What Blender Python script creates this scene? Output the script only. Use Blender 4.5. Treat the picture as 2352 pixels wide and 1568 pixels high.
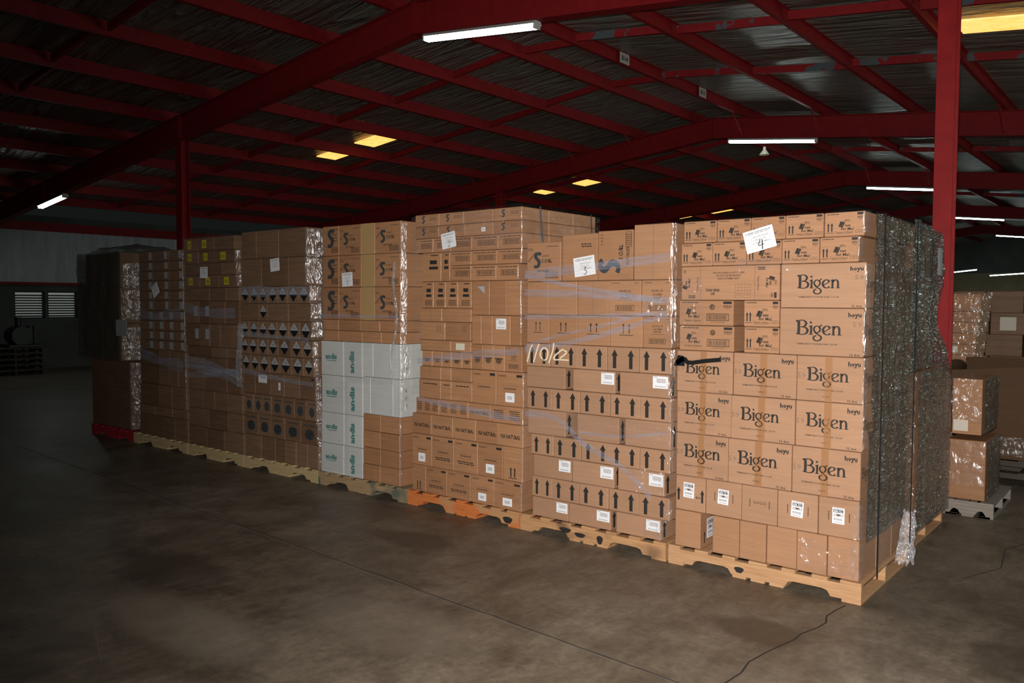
import bpy, math, random
from mathutils import Vector, Matrix, Euler, noise
R = math.radians
random.seed(7)
for o in list(bpy.data.objects): bpy.data.objects.remove(o)
SC = bpy.context.scene
COL = SC.collection

# ------------------------------------------------------------------ camera, world, lights, exposure
cam_d = bpy.data.cameras.new('camera'); cam = bpy.data.objects.new('camera', cam_d); COL.objects.link(cam)
yaw, pitch, roll = -0.684758461, -0.0470133419, 0.00355255175
fwd = Vector((math.sin(yaw)*math.cos(pitch), math.cos(yaw)*math.cos(pitch), math.sin(pitch)))
rgt = Vector((math.cos(yaw), -math.sin(yaw), 0)); up = rgt.cross(fwd)
r2 = rgt*math.cos(roll)+up*math.sin(roll); u2 = -rgt*math.sin(roll)+up*math.cos(roll)
M = Matrix((r2, u2, -fwd)).transposed().to_4x4(); M.translation = Vector((1.39864831, -4.87923636, 1.72794654))
cam.matrix_world = M
cam_d.sensor_width = 36; cam_d.lens = 1901.67/2352*36; cam_d.clip_end = 300
SC.camera = cam
SC.view_settings.view_transform = 'Standard'; SC.view_settings.look = 'None'
SC.view_settings.gamma = 1; SC.view_settings.use_curve_mapping = False
SC.view_settings.exposure = 0.0
wd = bpy.data.worlds.new('world'); SC.world = wd; wd.use_nodes = True
wd.node_tree.nodes['Background'].inputs[0].default_value = (.75, .9, .85, 1)
wd.node_tree.nodes['Background'].inputs[1].default_value = 0.009
# the photographer's flash, just above the camera
fl = bpy.data.lights.new('camera_flash', 'SPOT'); flo = bpy.data.objects.new('camera_flash', fl); COL.objects.link(flo)
fl.energy = 1700; fl.spot_size = R(96); fl.spot_blend = 1.0; fl.shadow_soft_size = 0.022; fl.color = (1, .955, .90)
flo.location = Vector((1.39864831, -4.87923636, 1.72794654)) + up*0.11 - rgt*0.01
tgt = Vector((-1.1, 0.0, 1.15)); flo.rotation_euler = (tgt-flo.location).to_track_quat('-Z', 'Y').to_euler()

RX, SL, RB = -6.581, 0.112, 5.228           # ridge x, roof slope, underside of the frames at the ridge
FY = [-5.86, 2.89, 11.64, 20.5, 31.0, 42.0]        # frames
def zb_(x): return RB - SL*abs(x-RX)        # underside of a frame
def zp_(x): return RB+.43 - SL*abs(x-RX)    # underside of a purlin
XL, XR_, YF, YB = -21.3, 8.2, -9.0, 52.0

# ------------------------------------------------------------------ materials
MATS = {}
def mat(name):
    m = bpy.data.materials.new(name); m.use_nodes = True; MATS[name] = m
    nt = m.node_tree; b = nt.nodes['Principled BSDF']
    return m, nt, b
def nd(nt, t, **k):
    n = nt.nodes.new(t)
    for a, v in k.items():
        if a.startswith('i_'): n.inputs[a[2:].replace('_', ' ')].default_value = v
        else: setattr(n, a, v)
    return n
def ramp(nt, src, stops):
    r = nt.nodes.new('ShaderNodeValToRGB'); e = r.color_ramp.elements
    while len(e) < len(stops): e.new(.5)
    for k, (p, c) in enumerate(stops):
        e[k].position = p; e[k].color = (*c, 1) if len(c) == 3 else c
    nt.links.new(src, r.inputs[0]); return r.outputs[0]
def coords(nt, scale=(1,1,1), kind='Object'):
    tc = nd(nt, 'ShaderNodeTexCoord'); mp = nd(nt, 'ShaderNodeMapping'); mp.inputs['Scale'].default_value = scale
    nt.links.new(tc.outputs[kind], mp.inputs[0]); return mp.outputs[0]
def worldpos(nt, scale=(1,1,1)):
    g = nd(nt, 'ShaderNodeNewGeometry'); mp = nd(nt, 'ShaderNodeMapping'); mp.inputs['Scale'].default_value = scale
    nt.links.new(g.outputs['Position'], mp.inputs[0]); return mp.outputs[0]
def noi(nt, vec, scale, detail=3, rough=.5, dist=0):
    n = nd(nt, 'ShaderNodeTexNoise'); n.inputs['Scale'].default_value = scale; n.inputs['Detail'].default_value = detail
    n.inputs['Roughness'].default_value = rough; n.inputs['Distortion'].default_value = dist
    nt.links.new(vec, n.inputs['Vector']); return n.outputs['Fac']
def mixc(nt, fac, a, b, mode='MIX'):
    m = nd(nt, 'ShaderNodeMix', data_type='RGBA', blend_type=mode)
    for s, v in ((0, fac), (6, a), (7, b)):
        if hasattr(v, 'links'): nt.links.new(v, m.inputs[s])
        else: m.inputs[s].default_value = v if s == 0 else (*v, 1)
    return m.outputs[2]
def bump(nt, h, strength, dist=.01):
    b = nd(nt, 'ShaderNodeBump'); b.inputs['Strength'].default_value = strength; b.inputs['Distance'].default_value = dist
    nt.links.new(h, b.inputs['Height']); return b.outputs[0]
def simple(name, col, rough=.6, metal=0, spec=None):
    m, nt, b = mat(name); b.inputs['Base Color'].default_value = (*col, 1); b.inputs['Roughness'].default_value = rough
    b.inputs['Metallic'].default_value = metal
    if spec is not None: b.inputs['Specular IOR Level'].default_value = spec
    return m

def cardboard(name, c1, c2, streak=.3, coat=.25):
    m, nt, b = mat(name)
    wp = worldpos(nt, (1.2, 1.2, 26)); n1 = noi(nt, wp, 2.2, 4, .6, .6)
    n2 = noi(nt, worldpos(nt), 5, 3)
    oi = nd(nt, 'ShaderNodeObjectInfo')
    base = mixc(nt, oi.outputs['Random'], c1, c2)
    k = ramp(nt, n1, [(.3, (1-streak*.55,)*3), (.7, (1,)*3)])  # streaky haze of the wrap film, put into the board colour
    base = mixc(nt, 1.0, base, k, 'MULTIPLY')
    base = mixc(nt, .35, base, ramp(nt, n2, [(.3, (.8,.8,.8)), (.7, (1,1,1))]), 'MULTIPLY')
    nt.links.new(base, b.inputs['Base Color'])
    b.inputs['Roughness'].default_value = .7; b.inputs['Specular IOR Level'].default_value = .25
    b.inputs['Coat Weight'].default_value = coat; b.inputs['Coat Roughness'].default_value = .16
    nt.links.new(bump(nt, noi(nt, worldpos(nt, (3, 3, 40)), 3, 3, .6, 1.5), .5, .004), b.inputs['Coat Normal'])
    return m
cardboard('cardboard', (.38,.195,.10), (.44,.235,.13), .30)
cardboard('cardboard_pale', (.39,.22,.13), (.44,.25,.15), .26)
cardboard('cardboard_mid', (.38,.185,.09), (.47,.24,.12), .42)
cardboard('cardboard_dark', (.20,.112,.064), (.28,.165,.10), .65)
cardboard('cardboard_white', (.56,.57,.56), (.63,.64,.62), .2)
simple('ink', (.028,.024,.022), .6, 0, .3)
simple('ink_soft', (.13,.075,.045), .65, 0, .2)
simple('ink_grey', (.19,.125,.09), .65, 0, .2)
simple('ink_green', (.08,.22,.20), .6, 0, .2)
simple('ink_blue', (.05,.055,.06), .6, 0, .2)
simple('paper', (.78,.80,.84), .6, 0, .3)
simple('paper_warm', (.66,.60,.50), .6)
simple('paper_grey', (.36,.37,.39), .6)
simple('paper_yellow', (.55,.48,.02), .6)
simple('tape', (.33,.165,.078), .35, 0, .4)
simple('tape_pale', (.42,.27,.12), .4, 0, .4)
simple('chalk', (.80,.70,.50), .8)
simple('black_plastic', (.012,.012,.014), .4)
simple('black_tape', (.014,.014,.015), .3)

def wood(name, c1, c2, stain=None):
    m, nt, b = mat(name)
    n = noi(nt, coords(nt, (1.5, 14, 22)), 3, 4, .6, .8); c = ramp(nt, n, [(.3, c1), (.7, c2)])
    if stain:
        s = ramp(nt, noi(nt, worldpos(nt), 3.5, 2), [(.52, (0,0,0)), (.62, (1,1,1))])
        c = mixc(nt, s, c, stain)
    nt.links.new(c, b.inputs['Base Color']); b.inputs['Roughness'].default_value = .75
    nt.links.new(bump(nt, n, .3, .004), b.inputs['Normal']); return m
wood('pine', (.40,.215,.10), (.54,.32,.165))
wood('pine_pale', (.46,.34,.17), (.58,.44,.23))
wood('pine_weathered', (.36,.19,.09), (.55,.31,.14), (.22,.12,.06))
wood('pine_orange', (.50,.13,.03), (.62,.20,.05), (.45,.24,.11))
wood('pine_brown', (.30,.20,.11), (.42,.28,.15), (.10,.12,.09))
wood('wood_red', (.30,.01,.015), (.42,.02,.03))
wood('wood_grey', (.20,.17,.14), (.30,.26,.22))
wood('wood_dark', (.05,.04,.03), (.09,.07,.05))

def steel_red(name, c, chips):
    m, nt, b = mat(name)
    n = noi(nt, worldpos(nt, (1,1,1)), 1.6, 5, .65)
    col = ramp(nt, noi(nt, worldpos(nt), 9, 3), [(.3, tuple(x*.72 for x in c)), (.7, tuple(x*.9 for x in c))])
    if chips:
        f = ramp(nt, n, [(.55, (0,0,0)), (.56, (1,1,1))]); col = mixc(nt, f, col, (.10,.12,.13))
    nt.links.new(col, b.inputs['Base Color']); b.inputs['Roughness'].default_value = .55; b.inputs['Specular IOR Level'].default_value = .2
    return m
steel_red('red_steel', (.33,.018,.022), False)
steel_red('red_steel_chipped', (.36,.022,.026), True)
steel_red('red_column_paint', (.34,.016,.017), False)

# foil-faced insulation blanket under the roof sheets
m, nt, b = mat('foil_blanket')
w1 = noi(nt, worldpos(nt, (.3, 3.2, .3)), 2.2, 4, .6, 1.2)
w2 = noi(nt, worldpos(nt, (.28, 2.6, .28)), 1.5, 3, .6, 1.1); w2.node.noise_type = 'RIDGED_MULTIFRACTAL'; w2.node.inputs['Gain'].default_value = 2.0; w2.node.inputs['Offset'].default_value = .9
hh = nd(nt, 'ShaderNodeMath', operation='ADD'); nt.links.new(w1, hh.inputs[0]); nt.links.new(w2, hh.inputs[1])
b.inputs['Base Color'].default_value = (.27,.255,.215, 1); b.inputs['Metallic'].default_value = .3; b.inputs['Roughness'].default_value = .36
nt.links.new(bump(nt, hh.outputs[0], 1.0, .075), b.inputs['Normal'])

# concrete floor, worn and stained
m, nt, b = mat('concrete_floor')
p = worldpos(nt)
n1 = noi(nt, p, .45, 5, .6, .4); n2 = noi(nt, p, 2.6, 5, .65, .3); n3 = noi(nt, worldpos(nt, (1.3, .55, 1)), 7, 4, .7)
n4 = noi(nt, worldpos(nt, (5, 1.2, 1)), 3, 4, .7, .6); n5 = noi(nt, p, 22, 3, .7)
c = ramp(nt, n1, [(.25, (.15,.112,.076)), (.5, (.255,.205,.15)), (.75, (.38,.315,.245))])
c = mixc(nt, .85, c, ramp(nt, n2, [(.32, (.40,.38,.36)), (.62, (1,1,1))]), 'MULTIPLY')
c = mixc(nt, .55, c, ramp(nt, n3, [(.3, (.5,.5,.5)), (.7, (1.0,1.0,1.0))]), 'MULTIPLY')
c = mixc(nt, .4, c, ramp(nt, n4, [(.35, (.55,.55,.55)), (.65, (1.0,1.0,1.0))]), 'MULTIPLY')
c = mixc(nt, .5, c, ramp(nt, n5, [(.35, (.5,.5,.5)), (.65, (1.0,1.0,1.0))]), 'MULTIPLY')
def spot(cx, cy, rx, ry, col, k):
    global c
    mp = nd(nt, 'ShaderNodeMapping'); mp.inputs['Location'].default_value = (-cx/rx, -cy/ry, 0); mp.inputs['Scale'].default_value = (1/rx, 1/ry, 0)
    g = nd(nt, 'ShaderNodeNewGeometry'); nt.links.new(g.outputs['Position'], mp.inputs[0])
    ln = nd(nt, 'ShaderNodeVectorMath', operation='LENGTH'); nt.links.new(mp.outputs[0], ln.inputs[0])
    ad = nd(nt, 'ShaderNodeMath', operation='ADD'); nt.links.new(ln.outputs['Value'], ad.inputs[0])
    mm = nd(nt, 'ShaderNodeMath', operation='MULTIPLY'); nt.links.new(n2, mm.inputs[0]); mm.inputs[1].default_value = 1.2; nt.links.new(mm.outputs[0], ad.inputs[1])
    f = ramp(nt, ad.outputs[0], [(.0, (k,k,k)), (.999, (0,0,0))]); r_ = f.node.color_ramp; r_.elements[0].position = .62*1.0
    md = nd(nt, 'ShaderNodeMath', operation='MULTIPLY'); nt.links.new(ad.outputs[0], md.inputs[0]); md.inputs[1].default_value = .5
    nt.links.new(md.outputs[0], f.node.inputs[0]); r_.elements[0].position = .62; r_.elements[1].position = .82
    c = mixc(nt, f, c, col)
spot(-.34, -.72, .30, .20, (.055,.040,.027), .75); spot(-2.9, -.72, .38, .22, (.05,.037,.025), .7)
spot(-2.75, -2.6, .75, .25, (.25,.21,.165), .5); spot(.95, -.3, .5, .35, (.04,.03,.02), .5); spot(-1.9, -1.9, .6, .3, (.22,.18,.14), .35); spot(-3.6, -2.2, .7, .3, (.05,.037,.026), .6)
nt.links.new(c, b.inputs['Base Color'])
rr = ramp(nt, n2, [(.3, (.42,.42,.42)), (.7, (.62,.62,.62))]); nt.links.new(rr, b.inputs['Roughness'])
nt.links.new(bump(nt, n3, .25, .004), b.inputs['Normal'])
simple('floor_joint', (.02,.015,.012), .9)
simple('floor_joint_pale', (.17,.15,.13), .8)

m, nt, b = mat('block_wall_dark')
n = noi(nt, worldpos(nt), 1.2, 4); nt.links.new(ramp(nt, n, [(.3, (.07,.075,.07)), (.7, (.11,.115,.11))]), b.inputs['Base Color']); b.inputs['Roughness'].default_value = .9
m, nt, b = mat('plastic_curtain')
n = noi(nt, worldpos(nt, (1, 2.4, .35)), 2, 4, .6, .8)
nt.links.new(ramp(nt, n, [(.3, (.34,.37,.39)), (.7, (.54,.57,.60))]), b.inputs['Base Color']); b.inputs['Roughness'].default_value = .5
nt.links.new(bump(nt, n, .8, .06), b.inputs['Normal'])
m, nt, b = mat('beige_wall')
n = noi(nt, worldpos(nt), 1.5, 3); nt.links.new(ramp(nt, n, [(.3, (.22,.18,.10)), (.7, (.30,.25,.14))]), b.inputs['Base Color']); b.inputs['Roughness'].default_value = .8

def emit(name, col, s, rough=None):
    m, nt, b = mat(name); b.inputs['Base Color'].default_value = (.8,.8,.8,1)
    b.inputs['Emission Color'].default_value = (*col, 1); b.inputs['Emission Strength'].default_value = s
    return m, nt, b
emit('tube_glow', (.88, 1.0, .96), 20)
m, nt, b = emit('skylight_panel', (1, .62, .20), 1.0)
n = noi(nt, worldpos(nt, (1, 3, 1)), 6, 4, .6, 1)
nt.links.new(ramp(nt, n, [(.3, (1,.40,.05)), (.7, (1,.58,.17))]), b.inputs['Emission Color']); b.inputs['Emission Strength'].default_value = 1.5
emit('louvre_daylight', (.9, 1, .95), .12)
emit('added_daylight', (.82, 1, .86), 3.2)  # glow of the panels behind the added loading doors
simple('louvre_slat', (.16,.17,.15), .6)
simple('window_frame_dark', (.03,.03,.03), .6)
simple('white_enamel', (.55,.57,.56), .4)
simple('sign_paper', (.50,.46,.40), .7)

def film(name, milk0, milk1, gloss, rough, bscale, tint=(.80,.84,.92), bstr=1.0, vs=(1,1,.8), rot=(0,0,0), bd=.022):
    m = bpy.data.materials.new(name); m.use_nodes = True; MATS[name] = m; nt = m.node_tree
    for n in list(nt.nodes):
        if n.type != 'OUTPUT_MATERIAL': nt.nodes.remove(n)
    out = nt.nodes['Material Output']
    tr = nd(nt, 'ShaderNodeBsdfTransparent'); df = nd(nt, 'ShaderNodeBsdfDiffuse'); df.inputs[0].default_value = (*tint, 1)
    gl = nd(nt, 'ShaderNodeBsdfGlossy'); gl.inputs['Color'].default_value = (.95, .97, 1, 1); gl.inputs['Roughness'].default_value = rough
    n1 = noi(nt, worldpos(nt, (2, 2, 16)), 2, 4, .6, .8)
    f = nd(nt, 'ShaderNodeMapRange'); f.inputs[1].default_value = .3; f.inputs[2].default_value = .75
    f.inputs[3].default_value = milk0; f.inputs[4].default_value = milk1; nt.links.new(n1, f.inputs[0])
    m1 = nd(nt, 'ShaderNodeMixShader'); nt.links.new(f.outputs[0], m1.inputs[0]); nt.links.new(tr.outputs[0], m1.inputs[1]); nt.links.new(df.outputs[0], m1.inputs[2])
    m2 = nd(nt, 'ShaderNodeMixShader'); m2.inputs[0].default_value = gloss
    nt.links.new(m1.outputs[0], m2.inputs[1]); nt.links.new(gl.outputs[0], m2.inputs[2])
    nt.links.new(m2.outputs[0], out.inputs[0])
    wv = worldpos(nt, vs); wv.node.inputs['Rotation'].default_value = rot
    b1 = bump(nt, noi(nt, wv, bscale, 2, .55, 1.2), bstr, bd); nt.links.new(b1, gl.inputs['Normal'])
film('stretch_film', .0, .04, .035, .18, 11)
film('stretch_film_band', .06, .30, .07, .2, 10, (.60,.66,.84), .6)
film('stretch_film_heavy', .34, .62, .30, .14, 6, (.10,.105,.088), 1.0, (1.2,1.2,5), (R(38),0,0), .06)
film('film_rope', .12, .4, .12, .24, 24, (.75,.78,.84), 1.0, (1,1,1), (0,0,0), .03)
film('stretch_film_corner', .0, .06, .055, .27, 9, (.8,.84,.92), .8, (1.6,1.6,.7))

# ------------------------------------------------------------------ mesh helpers
class MB:
    def __init__(s): s.v, s.f, s.m, s.names = [], [], [], []
    def mi(s, name):
        if name not in s.names: s.names.append(name)
        return s.names.index(name)
    def poly(s, pts, mt):
        i = len(s.v); s.v += [tuple(p) for p in pts]; s.f.append(tuple(range(i, i+len(pts)))); s.m.append(s.mi(mt))
    def raw(s, vs, fs, mt):
        i = len(s.v); s.v += [tuple(p) for p in vs]; k = s.mi(mt)
        for f in fs: s.f.append(tuple(a+i for a in f)); s.m.append(k)
    def box(s, lo, hi, mt, c=0.0, rot=None, at=(0,0,0)):
        x0,y0,z0 = lo; x1,y1,z1 = hi
        if c <= 0:
            V = [(x,y,z) for x in (x0,x1) for y in (y0,y1) for z in (z0,z1)]
            F = [(0,1,3,2),(4,6,7,5),(0,4,5,1),(2,3,7,6),(0,2,6,4),(1,5,7,3)]
        else:
            V, F, idx = [], [], {}
            for a in (0,1):
                for b_ in (0,1):
                    for d in (0,1):
                        P = [(x0,x1)[a], (y0,y1)[b_], (z0,z1)[d]]; sg = [1-2*a, 1-2*b_, 1-2*d]
                        for ax in range(3):
                            q = [P[k] + (sg[k]*c if k != ax else 0) for k in range(3)]
                            idx[(a,b_,d,ax)] = len(V); V.append(tuple(q))
            for ax in range(3):
                o = [k for k in range(3) if k != ax]
                for sd in (0,1):
                    ring = []
                    for (p, q) in ((0,0),(1,0),(1,1),(0,1)):
                        key = [0,0,0]; key[ax] = sd; key[o[0]] = p; key[o[1]] = q; ring.append(idx[(*key, ax)])
                    F.append(tuple(ring))
            for ax in range(3):           # edges along ax
                o = [k for k in range(3) if k != ax]
                for p in (0,1):
                    for q in (0,1):
                        k0 = [0,0,0]; k0[o[0]] = p; k0[o[1]] = q; k1 = list(k0); k1[ax] = 1
                        F.append((idx[(*k0, o[0])], idx[(*k0, o[1])], idx[(*k1, o[1])], idx[(*k1, o[0])]))
            for a in (0,1):
                for b_ in (0,1):
                    for d in (0,1): F.append((idx[(a,b_,d,0)], idx[(a,b_,d,1)], idx[(a,b_,d,2)]))
        if rot is not None: V = [tuple(Vector(at) + rot @ Vector(v)) for v in V]
        s.raw(V, F, mt)
    def tube(s, a, b, r, mt, n=10):
        a, b = Vector(a), Vector(b); d = (b-a).normalized(); x = d.orthogonal().normalized(); y = d.cross(x)
        V = [p + (x*math.cos(t)+y*math.sin(t))*r for p in (a, b) for t in [2*math.pi*k/n for k in range(n)]]
        F = [(k, (k+1) % n, n+(k+1) % n, n+k) for k in range(n)] + [tuple(range(n))[::-1], tuple(range(n, 2*n))]
        s.raw(V, F, mt)
    def grid(s, fn, nu, nv, mt):
        V = [fn(i/nu, j/nv) for i in range(nu+1) for j in range(nv+1)]; w = nv+1
        s.raw(V, [(i*w+j, (i+1)*w+j, (i+1)*w+j+1, i*w+j+1) for i in range(nu) for j in range(nv)], mt)
    def prism(s, prof, fn, n, mt, cap=True):
        """prof: closed 2D profile; fn(t) -> (origin, e1, e2)"""
        V = []
        for k in range(n+1):
            o, a, b = fn(k/n)
            V += [Vector(o) + Vector(a)*p[0] + Vector(b)*p[1] for p in prof]
        m_ = len(prof); F = [(k*m_+j, k*m_+(j+1) % m_, (k+1)*m_+(j+1) % m_, (k+1)*m_+j) for k in range(n) for j in range(m_)]
        if cap: F += [tuple(range(m_))[::-1], tuple(range(n*m_, (n+1)*m_))]
        s.raw(V, F, mt)
    def build(s, name, parent=None, loc=(0,0,0), rot=(0,0,0), fix=True, smooth=False):
        me = bpy.data.meshes.new(name); me.from_pydata(s.v, [], s.f)
        for n in s.names: me.materials.append(MATS[n])
        me.polygons.foreach_set('material_index', s.m)
        if smooth: me.polygons.foreach_set('use_smooth', [True]*len(s.f))
        if fix:
            import bmesh
            bm = bmesh.new(); bm.from_mesh(me); bmesh.ops.recalc_face_normals(bm, faces=bm.faces); bm.to_mesh(me); bm.free()
        o = bpy.data.objects.new(name, me); COL.objects.link(o); o.location = loc; o.rotation_euler = rot
        if parent is not None: o.parent = parent
        return o
def empty(name, loc=(0,0,0), rot=(0,0,0)):
    o = bpy.data.objects.new(name, None); COL.objects.link(o); o.location = loc; o.rotation_euler = rot; o.empty_display_size = .1
    return o
def tag(o, label, cat, group=None, kind=None):
    o['label'] = label; o['category'] = cat
    if group: o['group'] = group
    if kind: o['kind'] = kind
    return o
def struct(o): o['kind'] = 'structure'; return o

# ------------------------------------------------------------------ printing on boxes
TXT = {}
def text_geo(t, bold=0.0):
    k = (t, bold)
    if k not in TXT:
        cu = bpy.data.curves.new('txt', 'FONT'); cu.body = t; cu.size = 1; cu.resolution_u = 1; cu.offset = bold; cu.fill_mode = 'FRONT'
        o = bpy.data.objects.new('txt', cu); COL.objects.link(o); bpy.context.view_layer.update()
        me = o.to_mesh(); vs = [(v.co.x, v.co.y) for v in me.vertices]; fs = [tuple(p.vertices) for p in me.polygons]
        o.to_mesh_clear(); bpy.data.objects.remove(o); bpy.data.curves.remove(cu)
        x0 = min(v[0] for v in vs); x1 = max(v[0] for v in vs)
        TXT[k] = ([(v[0]-x0, v[1]) for v in vs], fs, x1-x0)
    return TXT[k]
class Print:
    """draws in the (u, v) metres of one face; fn maps to 3D"""
    def __init__(s, mb, fn): s.mb, s.fn = mb, fn
    def P(s, pts, mt='ink'): s.mb.poly([s.fn(u, v) for u, v in pts], mt)
    def rect(s, a, b, c, d, mt='ink'): s.P([(a,b),(c,b),(c,d),(a,d)], mt)
    def text(s, t, u, v, w=None, h=None, mt='ink', bold=.02, rot=0, al='c'):
        """w: width wanted, h: capital height wanted"""
        V, F, W = text_geo(t, bold); H = .72
        sy = (h/H) if h else None; sx = (w/W) if w else None
        if sx is None: sx = sy
        if sy is None: sy = sx
        ox = {'c': -W*sx/2, 'l': 0, 'r': -W*sx}[al]; c, q = math.cos(R(rot)), math.sin(R(rot))
        pts = []
        for x, y in V:
            X, Y = ox + x*sx, y*sy - (H*sy/2)
            pts.append(s.fn(u + X*c - Y*q, v + X*q + Y*c))
        s.mb.raw(pts, F, mt)
    def frame(s, a, b, c, d, t=.002, mt='ink'):
        s.rect(a,b,c,b+t,mt); s.rect(a,d-t,c,d,mt); s.rect(a,b+t,a+t,d-t,mt); s.rect(c-t,b+t,c,d-t,mt)
    def lines(s, a, b, c, d, n, mt='ink_soft', seed=1):
        rr = random.Random(seed*31+n); hgt = (d-b)/n
        for k in range(n):
            x = a + rr.uniform(0, .12)*(c-a); y = d - (k+1)*hgt + hgt*.3
            while x < c - .08*(c-a):
                l = rr.uniform(.08, .25)*(c-a); s.rect(x, y, min(x+l, c), y+hgt*.45, mt); x += l + .035*(c-a)
    def barcode(s, a, b, c, d, mt='ink', fr=True):
        rr = random.Random(5)
        if fr: s.frame(a,b,c,d,(d-b)*.08,mt)
        x = a + (c-a)*.08
        while x < c - (c-a)*.08:
            w = (c-a)*rr.choice([.008,.012,.02]); s.rect(x, b+(d-b)*.16, x+w, d-(d-b)*.16, mt); x += w + (c-a)*rr.choice([.010,.014,.022])
    def arrow(s, u, v0, v1, w, mt='ink', hd=.30, hw=2.0):
        k = v1-(v1-v0)*hd; s.rect(u-w/2, v0, u+w/2, k, mt); s.P([(u-w*hw/2, k-.0*w), (u+w*hw/2, k), (u, v1)], mt)
    def stroke(s, pts, thick, thin, mt='ink', n=7):
        P = [Vector((a, b)) for a, b in pts]; Q = []
        for i in range(len(P)-1):
            p0, p1, p2, p3 = P[max(i-1,0)], P[i], P[i+1], P[min(i+2, len(P)-1)]
            for k in range(n):
                t = k/n; Q.append(.5*((2*p1)+(p2-p0)*t+(2*p0-5*p1+4*p2-p3)*t*t+(3*p1-p0-3*p2+p3)*t**3))
        Q.append(P[-1]); L, Rr = [], []
        for i, q in enumerate(Q):
            d = (Q[min(i+1, len(Q)-1)]-Q[max(i-1, 0)]); d = d.normalized() if d.length > 0 else Vector((1,0))
            w = (thin + (thick-thin)*abs(d.y)**1.3)/2; nn = Vector((-d.y, d.x)); L.append(q+nn*w); Rr.append(q-nn*w)
        V = [s.fn(a.x, a.y) for a in L] + [s.fn(a.x, a.y) for a in Rr]; k = len(Q)
        s.mb.raw(V, [(i, i+1, k+i+1, k+i) for i in range(k-1)], mt)
    def disc(s, u, v, ru, rv, mt='ink', n=16):
        s.P([(u+ru*math.cos(2*math.pi*k/n), v+rv*math.sin(2*math.pi*k/n)) for k in range(n)], mt)
    def sub(s, u, v, sc, rot=0, xs=1):
        c, q = math.cos(R(rot)), math.sin(R(rot)); f = s.fn
        return Print(s.mb, lambda a, b: f(u + sc*(a*xs*c-b*q), v + sc*(a*xs*q+b*c)))

def bigen(p):            # drawn lettering, capital height 1, about 2.65 wide
    T, t = .17, .06
    S = lambda pts, a=T, b_=t: p.stroke(pts, a, b_)
    S([(.15,.93),(.16,.5),(.15,.06)])
    S([(0,.88),(.06,.95),(.2,.97),(.42,.98),(.56,.88),(.60,.76),(.54,.62),(.42,.54),(.26,.525)], .14, .06)
    S([(.30,.53),(.52,.50),(.66,.38),(.68,.24),(.60,.08),(.42,.01),(.22,.02),(0,.06)], .15, .06)
    S([(.90,.60),(.90,.3),(.89,.03)], .13); S([(.76,.54),(.84,.58),(.95,.64)], .07, .05); S([(.76,.02),(.9,.015),(1.04,.02)], .05, .045)
    p.disc(.88, .84, .07, .075)
    S([(1.40,.50),(1.28,.60),(1.14,.56),(1.06,.42),(1.10,.24),(1.22,.14),(1.36,.20),(1.43,.36),(1.40,.50)], .11, .06)
    S([(1.38,.50),(1.44,.60),(1.50,.64)], .08, .07); p.disc(1.50, .66, .045, .045)
    S([(1.12,.22),(1.20,.10),(1.34,.0),(1.46,-.10),(1.50,-.22),(1.42,-.36),(1.25,-.41),(1.10,-.35),(1.04,-.22),(1.10,-.10),(1.22,-.06)], .11, .075)
    S([(1.64,.22),(1.78,.30),(2.00,.44)], .06, .06)
    S([(2.00,.44),(1.92,.58),(1.78,.60),(1.64,.48),(1.60,.30),(1.66,.12),(1.80,.02),(1.94,.04),(2.02,.12)], .14, .055)
    S([(2.20,.60),(2.20,.3),(2.20,.03)], .13); S([(2.08,.54),(2.16,.58),(2.24,.62)], .06, .05); S([(2.08,.015),(2.2,.01),(2.32,.015)], .05, .045)
    S([(2.22,.44),(2.34,.58),(2.46,.57),(2.53,.44),(2.54,.2),(2.54,.03)], .13, .07); S([(2.42,.015),(2.54,.01),(2.68,.015)], .05, .045)

def logo_jf(p):          # small slanted script logo in a unit square
    q = p.sub(.02, .30, 1, -12)
    q.P([(0,.05),(.30,.0),(.34,.48),(.04,.52)])
    q.stroke([(.24,.44),(.22,.16),(.12,.12)], .05, .03, 'cardboard')
    q.text('ust', .56, .26, .36, .22, bold=.03, rot=4); q.text('for Me!', .60, -.04, .80, .24, bold=.03, rot=10)
    p.stroke([(.34,.78),(.5,.88),(.62,.86)], .03, .02, 'ink_soft'); p.stroke([(.40,.70),(.6,.80),(.78,.74)], .03, .02, 'ink_soft')
    p.lines(.38, .78, .78, .96, 2, 'ink_soft')

def s_logo(p, mt='ink_blue'):      # heavy slanted S
    p.stroke([(.62,.86),(.52,.98),(.30,.96),(.20,.76),(.36,.56),(.50,.42),(.46,.16),(.26,.04),(.06,.10)], .30, .20, mt)

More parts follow.
